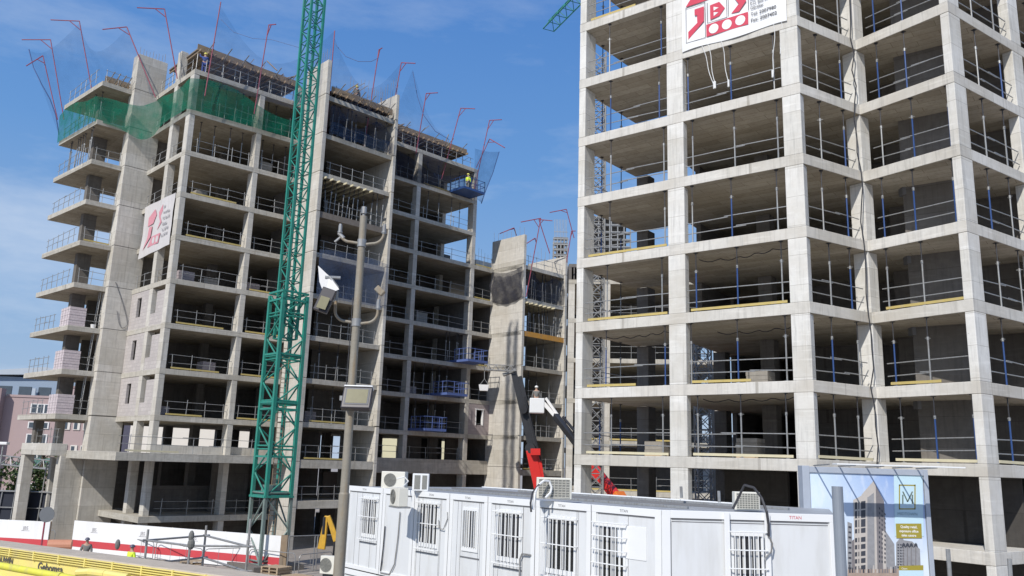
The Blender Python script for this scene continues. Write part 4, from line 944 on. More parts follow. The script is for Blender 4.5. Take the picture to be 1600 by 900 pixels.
cable([at(1145,795,19.8),at(1155,775,19.8),at(1163,758,19.7),at(1178,762,19.6),at(1190,778,19.45),at(1198,800,19.3),at(1201,820,19.3),at(1201,838,19.3)],.03,"thick dark cable arching over the near cabin roof and down its wall")
cable([at(1201,836,19.3),at(1207,850,19.3),at(1205,862,19.3),at(1193,875,19.3)],.018,"thin grey cable trailing from the thick cable on the near cabin",STEEL)
cable([C3(sol(605),-.05,4.3),C3(sol(604),-.05,3.6),C3(sol(602),-.05,2.9)],.02,"thin dark pipe below the wall-mounted air conditioner")
cable([C3(sol(627),-.05,4.8),C3(sol(626),-.05,4.0),C3(sol(623),-.05,3.2),C3(sol(616),-.05,2.86),C3(sol(602),-.05,2.85)],.02,"grey pipe curving down the cabin wall right of air conditioner",STEEL)
cable([C3(sol(701),-.05,4.95),C3(sol(702),-.06,4.75),C3(sol(697),-.07,4.45),C3(sol(690),-.06,4.45),C3(sol(688),-.05,4.7)],.014,"short drooping cable on the wall between third and fourth cabin",STEEL)
cable([C3(sol(815,870),-.06,3.0),C3(sol(815,870),-.06,3.95),C3(sol(819,865),-.07,4.1),C3(sol(832,865),-.06,4.1)],.022,"dark conduit with bent top on the cabin wall under the fifth window",STEEL)
cable([at(620,748,27),at(632,745,27),at(638,752,27),at(630,760,26.5)],.02,"white pipe loop right of the roof air conditioner",WCABLE)
for i,(px,py,Y) in enumerate(((1065,778,24),(1124,785,22.5),(1487,880,21),(1583,895,21))):
    b=at(px,py+ (0 if i<2 else 60),Y); tp=at(px-(1 if i<2 else 6),py-18 if i<2 else py-22,Y)
    tag(mesh_obj("roof_stub",MB().bar(b,tp,.04 if i<2 else .05,8),GALV),["short grey pipe stub on the cabin roof, left of two","short grey pipe stub on the cabin roof, right of two","slim pale post right of the billboard","slim pale post at the far right bottom corner"][i],"pipe")
# ================================================================== BILLBOARD
BY=23.6; bt=[at(1265,738,BY),at(1441,744,BY)]; xl,xr=bt[0].x,bt[1].x; zt=bt[0].z
BB=thing("billboard","large lit-from-above billboard with a picture of a pale tower and a green M sign","billboard",((xl+xr)/2,BY,0))
def Bp(px,py,off=0): 
    p=at(px,py,BY); return Vector((p.x,BY-off,p.z))
mesh_obj("board",MB().box(xl-.02,xr+.02,BY,BY+.12,1.2,zt+.16),GALV,BB)
mesh_obj("frame",MB().box(xl-.22,xl-.02,BY-.06,BY+.32,1.0,zt+.18).box(xr+.02,xr+.14,BY-.05,BY+.14,1.0,zt+.17).box(xl-.02,xr+.02,BY-.05,BY+.0,zt-.0,zt+.16),plain("billboard_frame",(.42,.46,.52),.5,.2),BB,bevel=.01)
mesh_obj("post",MB().box(xl+.6,xl+.8,BY+.13,BY+.35,.004,3),GALV,BB); mesh_obj("post",MB().box(xr-.8,xr-.6,BY+.13,BY+.35,.004,3),GALV,BB)
def skymat():
    m,nt,b,o=new_mat("billboard_printed_sky"); g=nt.nodes.new('ShaderNodeNewGeometry').outputs['Position']
    sp=nt.nodes.new('ShaderNodeSeparateXYZ'); nt.links.new(g,sp.inputs[0]); mr=nt.nodes.new('ShaderNodeMapRange'); mr.inputs[1].default_value=xl; mr.inputs[2].default_value=xr; nt.links.new(sp.outputs[0],mr.inputs[0])
    mz=nt.nodes.new('ShaderNodeMapRange'); mz.inputs[1].default_value=4.2; mz.inputs[2].default_value=6.5; nt.links.new(sp.outputs[2],mz.inputs[0])
    c=mixc(nt,(.62,.74,.85),(.10,.24,.62),mr.outputs[0]); c=mixc(nt,(.68,.76,.84),c,mz.outputs[0]); c=mixc(nt,c,(.75,.8,.86),ramp(nt,noise(nt,scalev(nt,g,(3,1,1)),1.5,5),[(.5,0),(.75,.6)]))
    nt.links.new(c,b.inputs['Base Color']); b.inputs['Roughness'].default_value=.35; return m
mesh_obj("poster",MB().add([(xl,BY-.004,1.25),(xr,BY-.004,1.25),(xr,BY-.004,zt),(xl,BY-.004,zt)],[(0,1,2,3)]),skymat(),BB)
def bp(pts,mat,off,name): mesh_obj(name,MB().add([Bp(x,y,off) for x,y in pts],[tuple(range(len(pts)-1,-1,-1))]),mat,BB)
P1m=plain("print_pale_stone",(.50,.46,.42),.4,0,.12,6); P2m=plain("print_shaded_stone",(.20,.185,.19),.4,0,.2,6); P3m=plain("print_grey",(.28,.28,.29),.4,0,.3,9); PWm=plain("print_window",(.05,.055,.07),.4); PPl=plain("print_pale_blue",(.52,.70,.78),.4,0,.04,1); PG=plain("print_olive_gold",(.34,.28,.04),.4,0,.06,2); PS=plain("print_street",(.36,.28,.23),.5,0,.3,7); PGr=plain("print_grey_text",(.22,.32,.36),.5); PWh=plain("print_white",(.8,.8,.78),.5)
bp([(1324,815),(1331,818),(1332,905),(1324,905)],P3m,.008,"poster_picture"); bp([(1331,845),(1335,842),(1337,905),(1331,905)],P2m,.009,"poster_picture")
bp([(1333,781),(1343,776),(1355,768),(1355,905),(1336,905)],P1m,.010,"poster_picture"); bp([(1355,768),(1365,752),(1367,905),(1355,905)],P3m,.0105,"poster_picture")
bp([(1346,773),(1365,751),(1366,769),(1356,777)],P1m,.0106,"poster_picture")
bp([(1365,752),(1381,783),(1388,905),(1367,905)],P2m,.011,"poster_picture"); bp([(1365,752),(1368,758),(1371,905),(1367,905)],P1m,.0112,"poster_picture")
bp([(1378,830),(1383,829),(1397,850),(1399,905),(1380,905)],P3m,.0125,"poster_picture"); bp([(1378,830),(1383,829),(1385,905),(1380,905)],P1m,.0128,"poster_picture")
bp([(1400,848),(1408,838),(1412,844),(1425,846),(1437,858),(1439,905),(1400,905)],P3m,.012,"poster_picture")
for i in range(11):
    y=785+i*(14 if i<4 else 11) - (0 if i<4 else -12); hh=11 if i<3 else 6.5
    for x0,x1 in ((1335.5,1339),(1341,1342.3),(1345,1352)):
        if y<888: bp([(x0,y-(x0-1335)*.15),(x1,y-(x1-1335)*.15),(x1,y+hh-(x1-1335)*.08),(x0,y+hh-(x0-1335)*.08)],PWm,.014,"poster_picture")
for i in range(13):
    y=790+i*8
    for x0,x1 in ((1373,1375),(1377,1379),(1381.5,1383.5)):
        if y<885: bp([(x0,y-4+(x0-1368)*1.1*(1-i/13)),(x1,y-4+(x1-1368)*1.1*(1-i/13)),(x1,y+(x1-1368)*(1-i/13)),(x0,y+(x0-1368)*(1-i/13))],PWm,.014,"poster_picture")
for i in range(9):
    for j in range(3): bp([(1402+j*4,850+i*4.4),(1404.4+j*4,850.4+i*4.4),(1404.4+j*4,852.6+i*4.4),(1402+j*4,852.2+i*4.4)],PWm,.0135,"poster_picture")
    bp([(1325.5,822+i*8),(1330,822.5+i*8),(1330,825.5+i*8),(1325.5,825+i*8)],PWm,.0095,"poster_picture")
bp([(1324,890),(1442,888),(1443,930),(1324,930)],PS,.015,"poster_picture")
for i in range(26):
    x=1326+i*4.3+random.uniform(-1,1); h=random.uniform(4,12); bp([(x,893-h),(x+1.6,893-h),(x+2.2,895),(x-.4,895)],random.choice([PWm,P2m,P1m]),.016+.0002*i,"poster_picture")
for x in (1411,1417,1423,1430): bp([(x,852),(x+1,852),(x+1.2,888),(x-.4,888)],P2m,.017,"poster_picture"); bp([(x-3,856),(x-1.5,850),(x+.5,848),(x+2.5,850),(x+4,856),(x+.5,853)],PWm,.018,"poster_picture")
bp([(1396,742),(1441,743),(1443,838),(1398,838)],PPl,.017,"poster_panel")
bp([(1399,832),(1441,831),(1442,862),(1400,862)],plain("print_sky_patch",(.62,.7,.8),.4),.0075,"poster_panel")
def bframe(x0,y0,x1,y1,w):
    for q in ([(x0,y0),(x1,y0+.5),(x1,y0+w+.5),(x0,y0+w)],[(x0,y1-w),(x1,y1-w),(x1,y1),(x0,y1)],[(x0,y0),(x0+w,y0),(x0+w,y1),(x0,y1)],[(x1-w,y0),(x1,y0),(x1,y1),(x1-w,y1)]): bp(q,PG,.022,"emblem_frame")
bframe(1404,757,1430,796,1.8)
X=Vector((1,0,0))
PDO=plain("print_dark_olive",(.12,.16,.13),.5)
for q in ([(1409,773),(1411,773),(1411,787),(1409,787)],[(1424,773),(1426,773),(1426,787),(1424,787)],[(1409,768),(1411.2,768),(1418.6,784),(1416.6,784)],[(1424,768),(1426,768),(1418.4,784),(1416.4,784)]): bp(q,PDO,.024,"emblem_letter")
text_mesh("lettering","MIDTOWN",.105,Bp(1417.5,805,.024),X,UZ,PGr,BB,'CENTER',1.05)
bp([(1399,818),(1439,818),(1440,841),(1400,841)],PG,.023,"poster_panel")
for i,tx in enumerate(("Quality retail,","exposure office","sales centre")): text_mesh("lettering",tx,.093,Bp(1419.5,825+i*6.6,.025),X,UZ,PWh,BB,'CENTER',.9,.002)
bp([(1404,884),(1442,883),(1442,891),(1404,891)],PG,.023,"poster_panel"); bp([(1404,891),(1442,891),(1443,930),(1404,930)],PPl,.0225,"poster_panel")
text_mesh("lettering","Open",.07,Bp(1408,889.5,.025),X,UZ,PWh,BB)
# light bar on arms
mb=MB(); zt2=zt+.22
for f in (.04,.26,.5,.74,.95): 
    x=xl+(xr-xl)*f; mb.bar((x,BY,zt2-.03),(x,BY-1.15,zt2),.02)
mesh_obj("lamp_arm",mb,GALV,BB); mesh_obj("lamp_bar",MB().box(xl+.25,xr+.5,BY-1.35,BY-1.02,zt2,zt2+.035),WHITE2,BB,bevel=.005)
# grey pole in front of the near cabin corner
pp=at(1308,760,18.2); t=tag(mesh_obj("steel_pole",MB().bar((pp.x,pp.y,0.004),pp,.115,16),plain("blue_grey_pole",(.26,.29,.33),.5,.2),smooth=False),"thick blue-grey steel pole standing in front of the billboard's left part","pole")
# ================================================================== STREET LAMP (foreground)
LY=15.0
LPx=at(550,600,LY); lx,ly=LPx.x,LY
SL=thing("street_lamp","weathered grey lamp post in the foreground with curved brackets and square floodlight","street lamp",(lx,ly,0))
zj=at(537,772,LY).z; ztop=at(570,338,LY).z
mesh_obj("lower_pole",MB().bar((lx,ly,.01),(lx,ly,zj),.102,24,.094).bar((lx,ly,zj),(lx,ly,zj+.03),.094,24,.08),POLEM,SL)
mesh_obj("upper_pole",MB().bar((lx,ly,zj+.03),(lx,ly,ztop),.078,24,.066),POLEM,SL)
mesh_obj("pole_cap",MB().bar((lx,ly,ztop),(lx,ly,ztop+.05),.03,10).bar((lx,ly,ztop+.05),(lx,ly,ztop+.18),.05,10),GALV,SL)
def larm(side,zc,r,rise):
    rr=.2; pts=[Vector((lx,ly,zc))]
    for k in range(9):
        th=k/8*math.pi/2; pts.append(Vector((lx+side*(r-rr+rr*math.sin(th)),ly,zc+.03+rr*(1-math.cos(th)))))
    pts.append(Vector((lx+side*r,ly,zc+rise))); m=MB()
    # continuous swept tube
    n=10; prev=None
    for i,p in enumerate(pts):
        d=(pts[min(i+1,len(pts)-1)]-pts[max(i-1,0)]).normalized(); e=Vector((0,1,0)); g=d.cross(e)
        ring=[p+e*math.cos(2*math.pi*j/n)*.027+g*math.sin(2*math.pi*j/n)*.027 for j in range(n)]
        b0=len(m.v); m.v+=ring
        if i: m.f+=[(b0-n+j,b0-n+(j+1)%n,b0+(j+1)%n,b0+j) for j in range(n)]
    mesh_obj("bracket_arm",m,POLEM,SL,smooth=True)
    z=zc+rise
    mesh_obj("spigot",MB().bar((lx+side*r,ly,z-.02),(lx+side*r,ly,z+.14),.035,12).bar((lx+side*r,ly,z-.0),(lx+side*r,ly,z+.03),.045,12).bar((lx+side*r,ly,z+.14),(lx+side*r,ly,z+.17),.03,10),GALV,SL)
za=at(566,381,LY).z; zb=at(559,505,LY).z
larm(-1,za,.42,.20); larm(1,za-.02,.40,.24); larm(-1,zb,.40,.42); larm(1,zb-.02,.38,.30)
mesh_obj("lamp_head",MB().add([at(497,415,LY-.1),at(515,432,LY-.1),at(530,452,LY-.2),at(507,462,LY-.1),at(499,440,LY-.1),at(505,440,LY+.15)],[(0,1,4),(1,2,3,4),(0,5,1),(4,5,0),(1,5,2),(3,5,4),(2,5,3)]),WHT,SL)
mesh_obj("floodlight",MB().bar(at(516,452,LY-.3),at(500,487,LY-.35),.13,w=.05),LAMPH,SL,bevel=.015)
mesh_obj("floodlight_lens",MB().bar(at(509,464,LY-.42),at(501,482,LY-.46),.085,w=.01),LENS,SL)
mesh_obj("lamp_bracket",MB().bar(at(508,433,LY-.1),at(532,434,LY-.05),.03).bar(at(515,432,LY-.1),at(528,450,LY-.1),.028),GALV,SL)
mesh_obj("floodlight",MB().bar(at(590,458,LY),at(597,451,LY),.09,w=.06),POLEM,SL,bevel=.015)
mesh_obj("lamp_bracket",MB().bar(at(535,368,LY),at(523,378,LY),.022).bar(at(529,364,LY),at(537,372,LY),.035),GALV,SL)
c=at(558,620,LY-.45); t_=R(-20)
def FL(x,y,z):
    yy=y*math.cos(t_)-z*math.sin(t_); zz=y*math.sin(t_)+z*math.cos(t_)
    return Vector((c.x+x+zz*.03,c.y+yy,c.z+zz))
def flbox(x0,x1,y0,y1,z0,z1): return MB().hexa([FL(*p) for p in ((x0,y0,z0),(x1,y0,z0),(x1,y1,z0),(x0,y1,z0),(x0,y0,z1),(x1,y0,z1),(x1,y1,z1),(x0,y1,z1))])
mesh_obj("floodlight",flbox(-.26,.25,0,.15,-.21,.19),LAMPH,SL,bevel=.02)
mesh_obj("floodlight_lens",flbox(-.19,.18,-.012,.004,-.12,.14),LENS,SL)
mesh_obj("floodlight_rim",flbox(-.215,.205,-.008,-.001,-.145,.165),SHAD,SL)
mesh_obj("floodlight_hood",flbox(-.255,.245,-.02,.17,.191,.215),WHITE2,SL,bevel=.008)
mesh_obj("lamp_bracket",MB().box(lx-.14,lx+.14,ly-.32,ly-.1,c.z-.06,c.z+.02),GALV,SL)
mesh_obj("fixing_band",MB().bar((lx,ly,c.z-.12),(lx,ly,c.z-.06),.1,20),GALV,SL); mesh_obj("fixing_band",MB().bar((lx,ly,zb-.06),(lx,ly,zb+.08),.085,20),GALV,SL); mesh_obj("fixing_band",MB().bar((lx,ly,za-.06),(lx,ly,za+.08),.082,20),GALV,SL)
cable([Vector((lx-.1,ly-.02,c.z)),Vector((lx-.095,ly-.02,7.9)),Vector((lx-.088,ly-.02,9.3))],.008,"thin cable running up the left side of the lamp post")
# ================================================================== HOARDING, BARRIERS
h0=atz(110,862,0);h1=atz(435,893,0)
def hoard(p,q,h,label,n,logo=True):
    t=thing("site_hoarding",label,"hoarding",p); d=q-p; e=d.normalized(); nn=Vector((e.y,-e.x,0)); nn=nn if nn.y<0 else -nn
    fr=lambda a,b:(p.x+e.x*a+nn.x*b,p.y+e.y*a+nn.y*b); ln=d.length
    mesh_obj("panel",MB().box(0,ln,-.06,0,.05,h,fr),HOARD,t)
    mesh_obj("stripe",MB().box(0,ln,.001,.006,h*.17,h*.17+.42,fr),REDS,t)
    m=MB()
    for i in range(n+1): m.box(ln*i/n-.03,ln*i/n+.03,-.14,-.062,0,h+.02,fr)
    mesh_obj("post",m,TIMB,t)
    if logo:
        for i in range(n):
            a=ln*(i+.45)/n; text_mesh("lettering","JBS",.30,Vector((*fr(a,.008),h*.70)),e,UZ,FINK,t,'CENTER',1.0,.004)
            mesh_obj("logo_line",MB().box(a-.3,a+.3,.002,.006,h*.655,h*.67,fr),FINK,t)
    return t
hoard(h0,h1,1.95,"long white site hoarding with red stripe in front of the left block",4)
hoard(atz(-60,855,0)+Vector((0,0,0)),atz(72,862,0),1.85,"short white site hoarding with red stripe at the far left edge",2)
mesh_obj("end",MB(),TIMB) if False else None
hp=h1; tag(mesh_obj("timber_post",MB().box(hp.x+.02,hp.x+.4,hp.y-.1,hp.y+.1,.004,2.0),TIMB),"brown timber end post at the right end of long hoarding","post")
def barrier(p,q,label,h=1.1):
    t=thing("crowd_barrier",label,"barrier",p,"grey steel pedestrian barriers in front of the hoarding"); d=(q-p); e=d.normalized()
    pts=[p+UZ*.05,p+UZ*(h-.18),p+UZ*(h-.05)+e*.08,p+UZ*h+e*.2,q+UZ*h-e*.2,q+UZ*(h-.05)-e*.08,q+UZ*(h-.18),q+UZ*.05]
    mesh_obj("frame",MB().tube(pts,.025,6),GALV,t); m=MB().bar(p+UZ*.15,q+UZ*.15,.02)
    for i in range(1,3): m.bar(p+d*i/3+UZ*.15,p+d*i/3+UZ*h,.012)
    mesh_obj("bars",m,GALV,t); return t
def bz(px,top,Y): a=at(px,top,Y); return Vector((a.x,a.y,a.z-1.1))
xs=[(58,826),(87,829),(118,833),(183,838),(185,838),(241,847),(245,846),(317,858),(320,858),(386,856),(390,858),(462,865),(468,867),(520,862)]
for i in range(0,len(xs),2):
    a=bz(*xs[i],44);b=bz(*xs[i+1],44-.4); a.z=b.z=max(.6,min(a.z,b.z)) if False else (a.z+b.z)/2
    # stand on the ground: scale depth so that base is z=0
    Ya=44; 
    def onground(px,py):
        return atz(px,py+ 1.1*F_PX/ (44),0.0)
    a=atz(xs[i][0],xs[i][1],1.1); b=atz(xs[i+1][0],xs[i+1][1],1.1); a.z=b.z=.004
    barrier(a,b,f"grey tubular pedestrian barrier, {['first','second','third','fourth','fifth','sixth','seventh'][i//2]} from the left in front of the hoarding")
# scaffold guard frame
SF=thing("guard_enclosure","square guard frame of grey scaffold tubes standing in front of the hoarding","guard frame",(-14,37,0))
def ground_under(p): return Vector((p.x,p.y,.004))
sf=[]
for (px,py,Y) in ((231,832.5,37.0),(298,841,35.4),(321.5,832,39.9),(389,838,35.8)):
    p=at(px,py,Y); p.z=2.75; sf.append(p)
for k,p in enumerate(sf): mesh_obj("standard",MB().bar(ground_under(p),p+UZ*(.45 if k<3 else 1.1),.05,8),STEEL,SF)
for (i,j) in ((0,1),(1,3),(3,2),(2,0)):
    for z in (2.75,1.78,.8):
        p=Vector((sf[i].x,sf[i].y,z)); q=Vector((sf[j].x,sf[j].y,z)); d=(q-p).normalized()*.25; mesh_obj("ledger",MB().bar(p-d,q+d,.045,8),STEEL,SF)
# ground clutter
def pallet(c,label,n=1,rz=0):
    t=thing("pallet",label,"pallet",c); ca,sa=math.cos(rz),math.sin(rz); f=lambda x,y:(c.x+x*ca-y*sa,c.y+x*sa+y*ca)
    for k in range(n):
        z=c.z+.004+k*.16; m=MB()
        for i in range(7): m.box(-.6,.6,-.5+i*.155,-.5+i*.155+.11,z+.11,z+.13,f)
        for i in range(3): m.box(-.6+i*.55,-.5+i*.55,-.5,.54,z+.0,z+.108,f)
        mesh_obj("boards",m,PALW,t)
    return t
pallet(atz(300,872,.9)-UZ*.9,"small stack of timber pallets inside the tube guard frame",5,R(20)); pallet(atz(432,884,.8)-UZ*.8,"stack of timber pallets in front of crane base",5,R(-30)); pallet(atz(465,893,.8)-UZ*.8,"second stack of timber pallets right of crane base",4,R(-30))
mb=MB(); a=atz(75,852,.8);b=atz(112,852,.8); tag(mesh_obj("duct_pipe",MB().bar(a,b,.33,14),PIPE),"orange-red ribbed duct lying in the gap between the hoardings","pipe")
bg=at(195,835,44); tag(mesh_obj("bag",MB().blob((bg.x-.3,bg.y,bg.z-.5),.13,.12,.26),GREYW),"dark bag hung on the pedestrian barrier near the yellow-vested worker","bag")
bg=at(299,838,30); tag(mesh_obj("bag",MB().blob((bg.x,bg.y,bg.z),.10,.1,.2).blob((bg.x+.02,bg.y,bg.z-.25),.13,.12,.2),GREYW),"dark grey bag hanging on the tube guard frame","bag")
mb=at(73,804,52); 
SG=thing("round_sign","dark grey back of a rounded sign on thin post, left of long hoarding","sign",(mb.x,mb.y,0))
mesh_obj("plate",MB().bar((mb.x,mb.y,mb.z+.0),(mb.x,mb.y+.03,mb.z),.46,14),plain("grey_sign_back",(.16,.17,.18),.5,.3),SG); mesh_obj("post",MB().bar((mb.x-.1,mb.y+.08,.004),(mb.x-.1,mb.y+.08,mb.z),.05,8),RED,SG)
# yellow excavator arm behind lamp post
EX=thing("excavator","yellow excavator arm folded to a point, seen behind the cabin edge and lamp post","excavator",at(560,870,44))
mesh_obj("boom",MB().bar(at(511,806,44),at(502,858,44),.11,w=.10,r2=.19),plain("excavator_yellow",(.60,.34,.03),.5,0,.2,5,dirt=(.3,.2,.06)),EX,bevel=.03)
mesh_obj("dipper",MB().bar(at(513,806,43.8),at(526,845,43.8),.10,w=.10,r2=.16),plain("excavator_yellow_dipper",(.60,.34,.03),.5,0,.2,5,dirt=(.3,.2,.06)),EX,bevel=.03)
mesh_obj("ram",MB().bar(at(507,808,43.6),at(505,835,43.6),.07,8),BLACK,EX); eb=at(560,880,46)
mesh_obj("cab",MB().box(eb.x-1.2,eb.x+.6,eb.y-1,eb.y+1,.9,2.6),BLACK,EX); mesh_obj("tracks",MB().box(eb.x-1.6,eb.x+1.6,eb.y-1.3,eb.y-.7,.004,.85).box(eb.x-1.6,eb.x+1.6,eb.y+.7,eb.y+1.3,.004,.85),BLACK,EX,bevel=.1)
# small mesh fence behind
a=atz(452,838,2);b=atz(540,835,2); FN=thing("mesh_fence","temporary mesh fence panels between crane base and the cabins","fence",Vector((a.x,a.y,0)))
mesh_obj("mesh",MB().add([(a.x,a.y,.1),(b.x,b.y,.1),(b.x,b.y,2),(a.x,a.y,2)],[(0,1,2,3)]),MESHF,FN)
m=MB()
for f_ in (0,.45,.5,1): p=a+(b-a)*f_; m.bar((p.x,p.y,.004),(p.x,p.y,2.02),.03)
m.bar((a.x,a.y,2),(b.x,b.y,2),.03); mesh_obj("frame",m,GALV,FN)
# ================================================================== YELLOW MACHINE (foreground left)
y0=atz(-60,845,3.9); y1=atz(450,913,3.9); 
YM=thing("concrete_pump_truck","long pale yellow pump truck with ribbed side and round pipe at lower left","pump truck",Vector(((y0.x+y1.x)/2,(y0.y+y1.y)/2,0)))
yd=(y1-y0); yl=yd.length+.0; ye=yd.normalized(); yn=Vector((ye.y,-ye.x,0)); yn=yn if yn.y<0 else -yn
Yf=lambda a,b:(y0.x+ye.x*a+yn.x*b,y0.y+ye.y*a+yn.y*b)
mesh_obj("top_cover",MB().box(0,yl,-.8,.0,3.82,3.9,Yf),BEIGE,YM,bevel=.02)
mesh_obj("body",MB().box(0,yl,-.8,-.03,.9,3.82,Yf),YEL,YM)
m=MB()
for k in range(4): m.box(0,yl,-.028,.03,3.845-k*.052,3.868-k*.052,Yf)
mesh_obj("rib",m,YEL,YM,bevel=.004)
a_=.25; m=MB()
while a_<yl: m.box(a_,a_+.05,-.027,.038,3.675,3.88,Yf); a_+=1.05
mesh_obj("stiffener",m,YEL,YM,bevel=.004)
mesh_obj("lower_ledge",MB().box(0,yl,-.028,.5,2.9,2.96,Yf).box(0,yl,.5,.56,2.6,3.05,Yf),YEL,YM)
pa=at(-60,873,20.4); pb_=at(118,905,19.2)
mesh_obj("delivery_pipe",MB().bar(pa,pb_,.078,18).bar(pb_-(pb_-pa).normalized()*.5,pb_-(pb_-pa).normalized()*.42,.095,18),YELP,YM)
mesh_obj("hose",MB().tube([at(120,895,19.6),at(140,894,19.6),at(165,897,19.4),at(200,903,19.2)],.09,10),YEL,YM)
def TA(px):
    d=fw+RT*((px-800)/F_PX)-UP*((885-450)/F_PX); n=Vector((yn.x,yn.y,0)); t=(Vector((y0.x,y0.y,0))-CAM).dot(n)/d.dot(n); p=CAM+d*t; return (Vector((p.x-y0.x,p.y-y0.y,0))).dot(ye)
for tx,a,z,sz in (("Gebomsa",TA(58),3.45,.27),("TAUWIN",TA(-10),3.50,.20)): text_mesh("lettering",tx,sz,Vector((*Yf(a,-.012),z)),ye,UZ,INK,YM,'LEFT',1.0,.006)
for a in (1.5,3,7): mesh_obj("wheel",MB().bar(Vector((*Yf(a,-.9),.55)),Vector((*Yf(a,-.1),.55)),.55,20),BLACK,YM)
# ================================================================== PEOPLE
def skinbody(name,verts,edges,radii,mat,parent,sub=1):
    me=bpy.data.meshes.new(name); me.from_pydata([Vector(v) for v in verts],edges,[]); o=bpy.data.objects.new(name,me); COL.objects.link(o)
    o.modifiers.new("skin","SKIN"); 
    for i,r in enumerate(radii): me.skin_vertices[0].data[i].radius=(r,r)
    me.skin_vertices[0].data[0].use_root=True
    s=o.modifiers.new("sub","SUBSURF"); s.levels=sub; s.render_levels=sub
    dg=bpy.context.evaluated_depsgraph_get(); nm=bpy.data.meshes.new_from_object(o.evaluated_get(dg)); bpy.data.objects.remove(o)
    nm.materials.clear(); nm.materials.append(mat); nm.update()
    for p in nm.polygons: p.use_smooth=True
    ob=bpy.data.objects.new(name,nm); COL.objects.link(ob); ob.parent=parent; return ob
def person(loc,rz,label,top,helmet,vest=None,armup=0,trous=GREYW):
    t=thing("person",label,"person",loc); t.rotation_euler=(0,0,rz)
    V=[(0,0,.95),(0,0,1.2),(0,0,1.42),(0,-.01,1.52),(0,-.02,1.62),(0,-.03,1.74),
       (.19,0,1.42),(.26,-.03,1.15),(.27,-.15,.92),(.27,-.2,.84),(-.19,0,1.42),(-.26,-.03,1.15),(-.27,-.15,.92),(-.27,-.2,.84),
       (.10,0,.88),(.11,-.02,.5),(.12,.02,.08),(.12,-.14,.04),(-.10,0,.88),(-.11,.02,.5),(-.12,.04,.08),(-.12,-.12,.04)]
    if armup:
        V[7]=(.34,-.12,1.5);V[8]=(.40,-.2,1.74);V[9]=(.42,-.22,1.83)
    E=[(0,1),(1,2),(2,3),(3,4),(4,5),(2,6),(6,7),(7,8),(8,9),(2,10),(10,11),(11,12),(12,13),(0,14),(14,15),(15,16),(16,17),(0,18),(18,19),(19,20),(20,21)]
    Rr=[.14,.15,.14,.055,.09,.08,.065,.05,.038,.035,.065,.05,.038,.035,.09,.065,.05,.04,.09,.065,.05,.04]
    skinbody("body",V,E,Rr,SKIN,t)
    skinbody("jacket",[V[i] for i in (0,1,2,6,7,8,10,11,12)],[(0,1),(1,2),(2,3),(3,4),(4,5),(2,6),(6,7),(7,8)],[.165,.175,.165,.085,.07,.055,.085,.07,.055],vest or top,t)
    skinbody("trousers",[V[i] for i in (0,14,15,16,18,19,20)],[(0,1),(1,2),(2,3),(0,4),(4,5),(5,6)],[.155,.105,.085,.07,.105,.085,.07],trous,t)
    h=MB().blob((0,-.02,1.70),.125,.145,.13,14,6,0,.5).blob((0,-.05,1.70),.14,.18,.012,14,4); o=mesh_obj("helmet",h,helmet,None,smooth=True); o.parent=t
    return t
p=atz(207,850,1.85); p.z=.004; person(p,R(150),"person in yellow hi-vis vest and dark helmet standing at the pedestrian barrier",HIVIS,HELD,HIVIS)
p=atz(137,842,1.75); p.z=.004; person(p,R(20),"person in dark clothes and dark helmet, head and shoulders above the yellow truck",GREYW,HELD)
person(L3(.9,-.55,LZ(10)),R(200),"person in blue workwear and yellow helmet at the roof corner, arm raised",NAVY,HELY,None,1,NAVY)
person(L3(12.6,2.4,LZ(10)+.56),R(160),"person with yellow helmet on the deck between the two pale roof walls",GREYW,HELY)
person(L3(26.6,.9,LZ(11)+.23),R(140),"person in yellow vest on the high dark blue loading platform",HIVIS,HELY,HIVIS)
pb=Vector((bs.x-.1,bs.y,bs.z-.5)); person(pb,R(180),"person with white helmet standing in the white lift basket",GREYW,HELW)
# ================================================================== BACKGROUND
def win_rows(fr,par,cols,rows,depth,mat=DGL,name="window"):
    for (x0,x1) in cols:
        for (z0,z1) in rows:
            mesh_obj(name,MB().box(x0,x1,depth-.02,depth+.06,z0,z1,fr),mat,par)
# pink building
D1=112
p0=at(-40,700,D1);p1=at(128,700,D1)
pk=thing("pink_building","long pink rendered building with rows of small white-framed windows, far left","building",(p0.x,D1,0))
e_=Vector((.985,.17,0)); Pf=lambda a,b:(p0.x+e_.x*a-e_.y*b,D1+e_.y*a+e_.x*b)
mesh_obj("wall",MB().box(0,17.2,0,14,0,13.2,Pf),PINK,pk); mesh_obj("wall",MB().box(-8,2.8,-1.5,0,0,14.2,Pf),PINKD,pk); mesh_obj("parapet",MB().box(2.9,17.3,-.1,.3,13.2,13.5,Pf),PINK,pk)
for r in range(6):
    z=1.2+r*2.0
    a0=6.2
    fo=mesh_obj("window_frame",MB().box(a0-.1,a0+2.5,-.12,-.004,z-.08,z+(1.2 if r%2 else .8),Pf),WHT,pk)
    for k in range(3): mesh_obj("pane",MB().box(a0+k*.82+.05,a0+k*.82+.68,-.14,-.122,z,z+(1.1 if r%2 else .7),Pf),DGL,fo)
for r in range(3):
    z=2.0+r*3.6
    for k in range(5):
        a=10.6+k*1.25; fo=mesh_obj("window_frame",MB().box(a-.1,a+.75,-.12,-.004,z-.1,z+1.5,Pf),PALEB if 0 else OFFW,pk); mesh_obj("pane",MB().box(a,a+.42,-.14,-.122,z,z+1.35,Pf),DGL,fo)
pk2=thing("pink_tower_block","narrow pink building seen through the gap beside the big pier","building",at(110,700,125))
a=at(97,690,125); b=at(123,690,125); mesh_obj("wall",MB().box(a.x,b.x+1.0,125,133,0,15.5),PINK,pk2); mesh_obj("roof",MB().box(a.x-.1,b.x+1.1,124.9,133.1,15.5,15.8),PINKD,pk2)
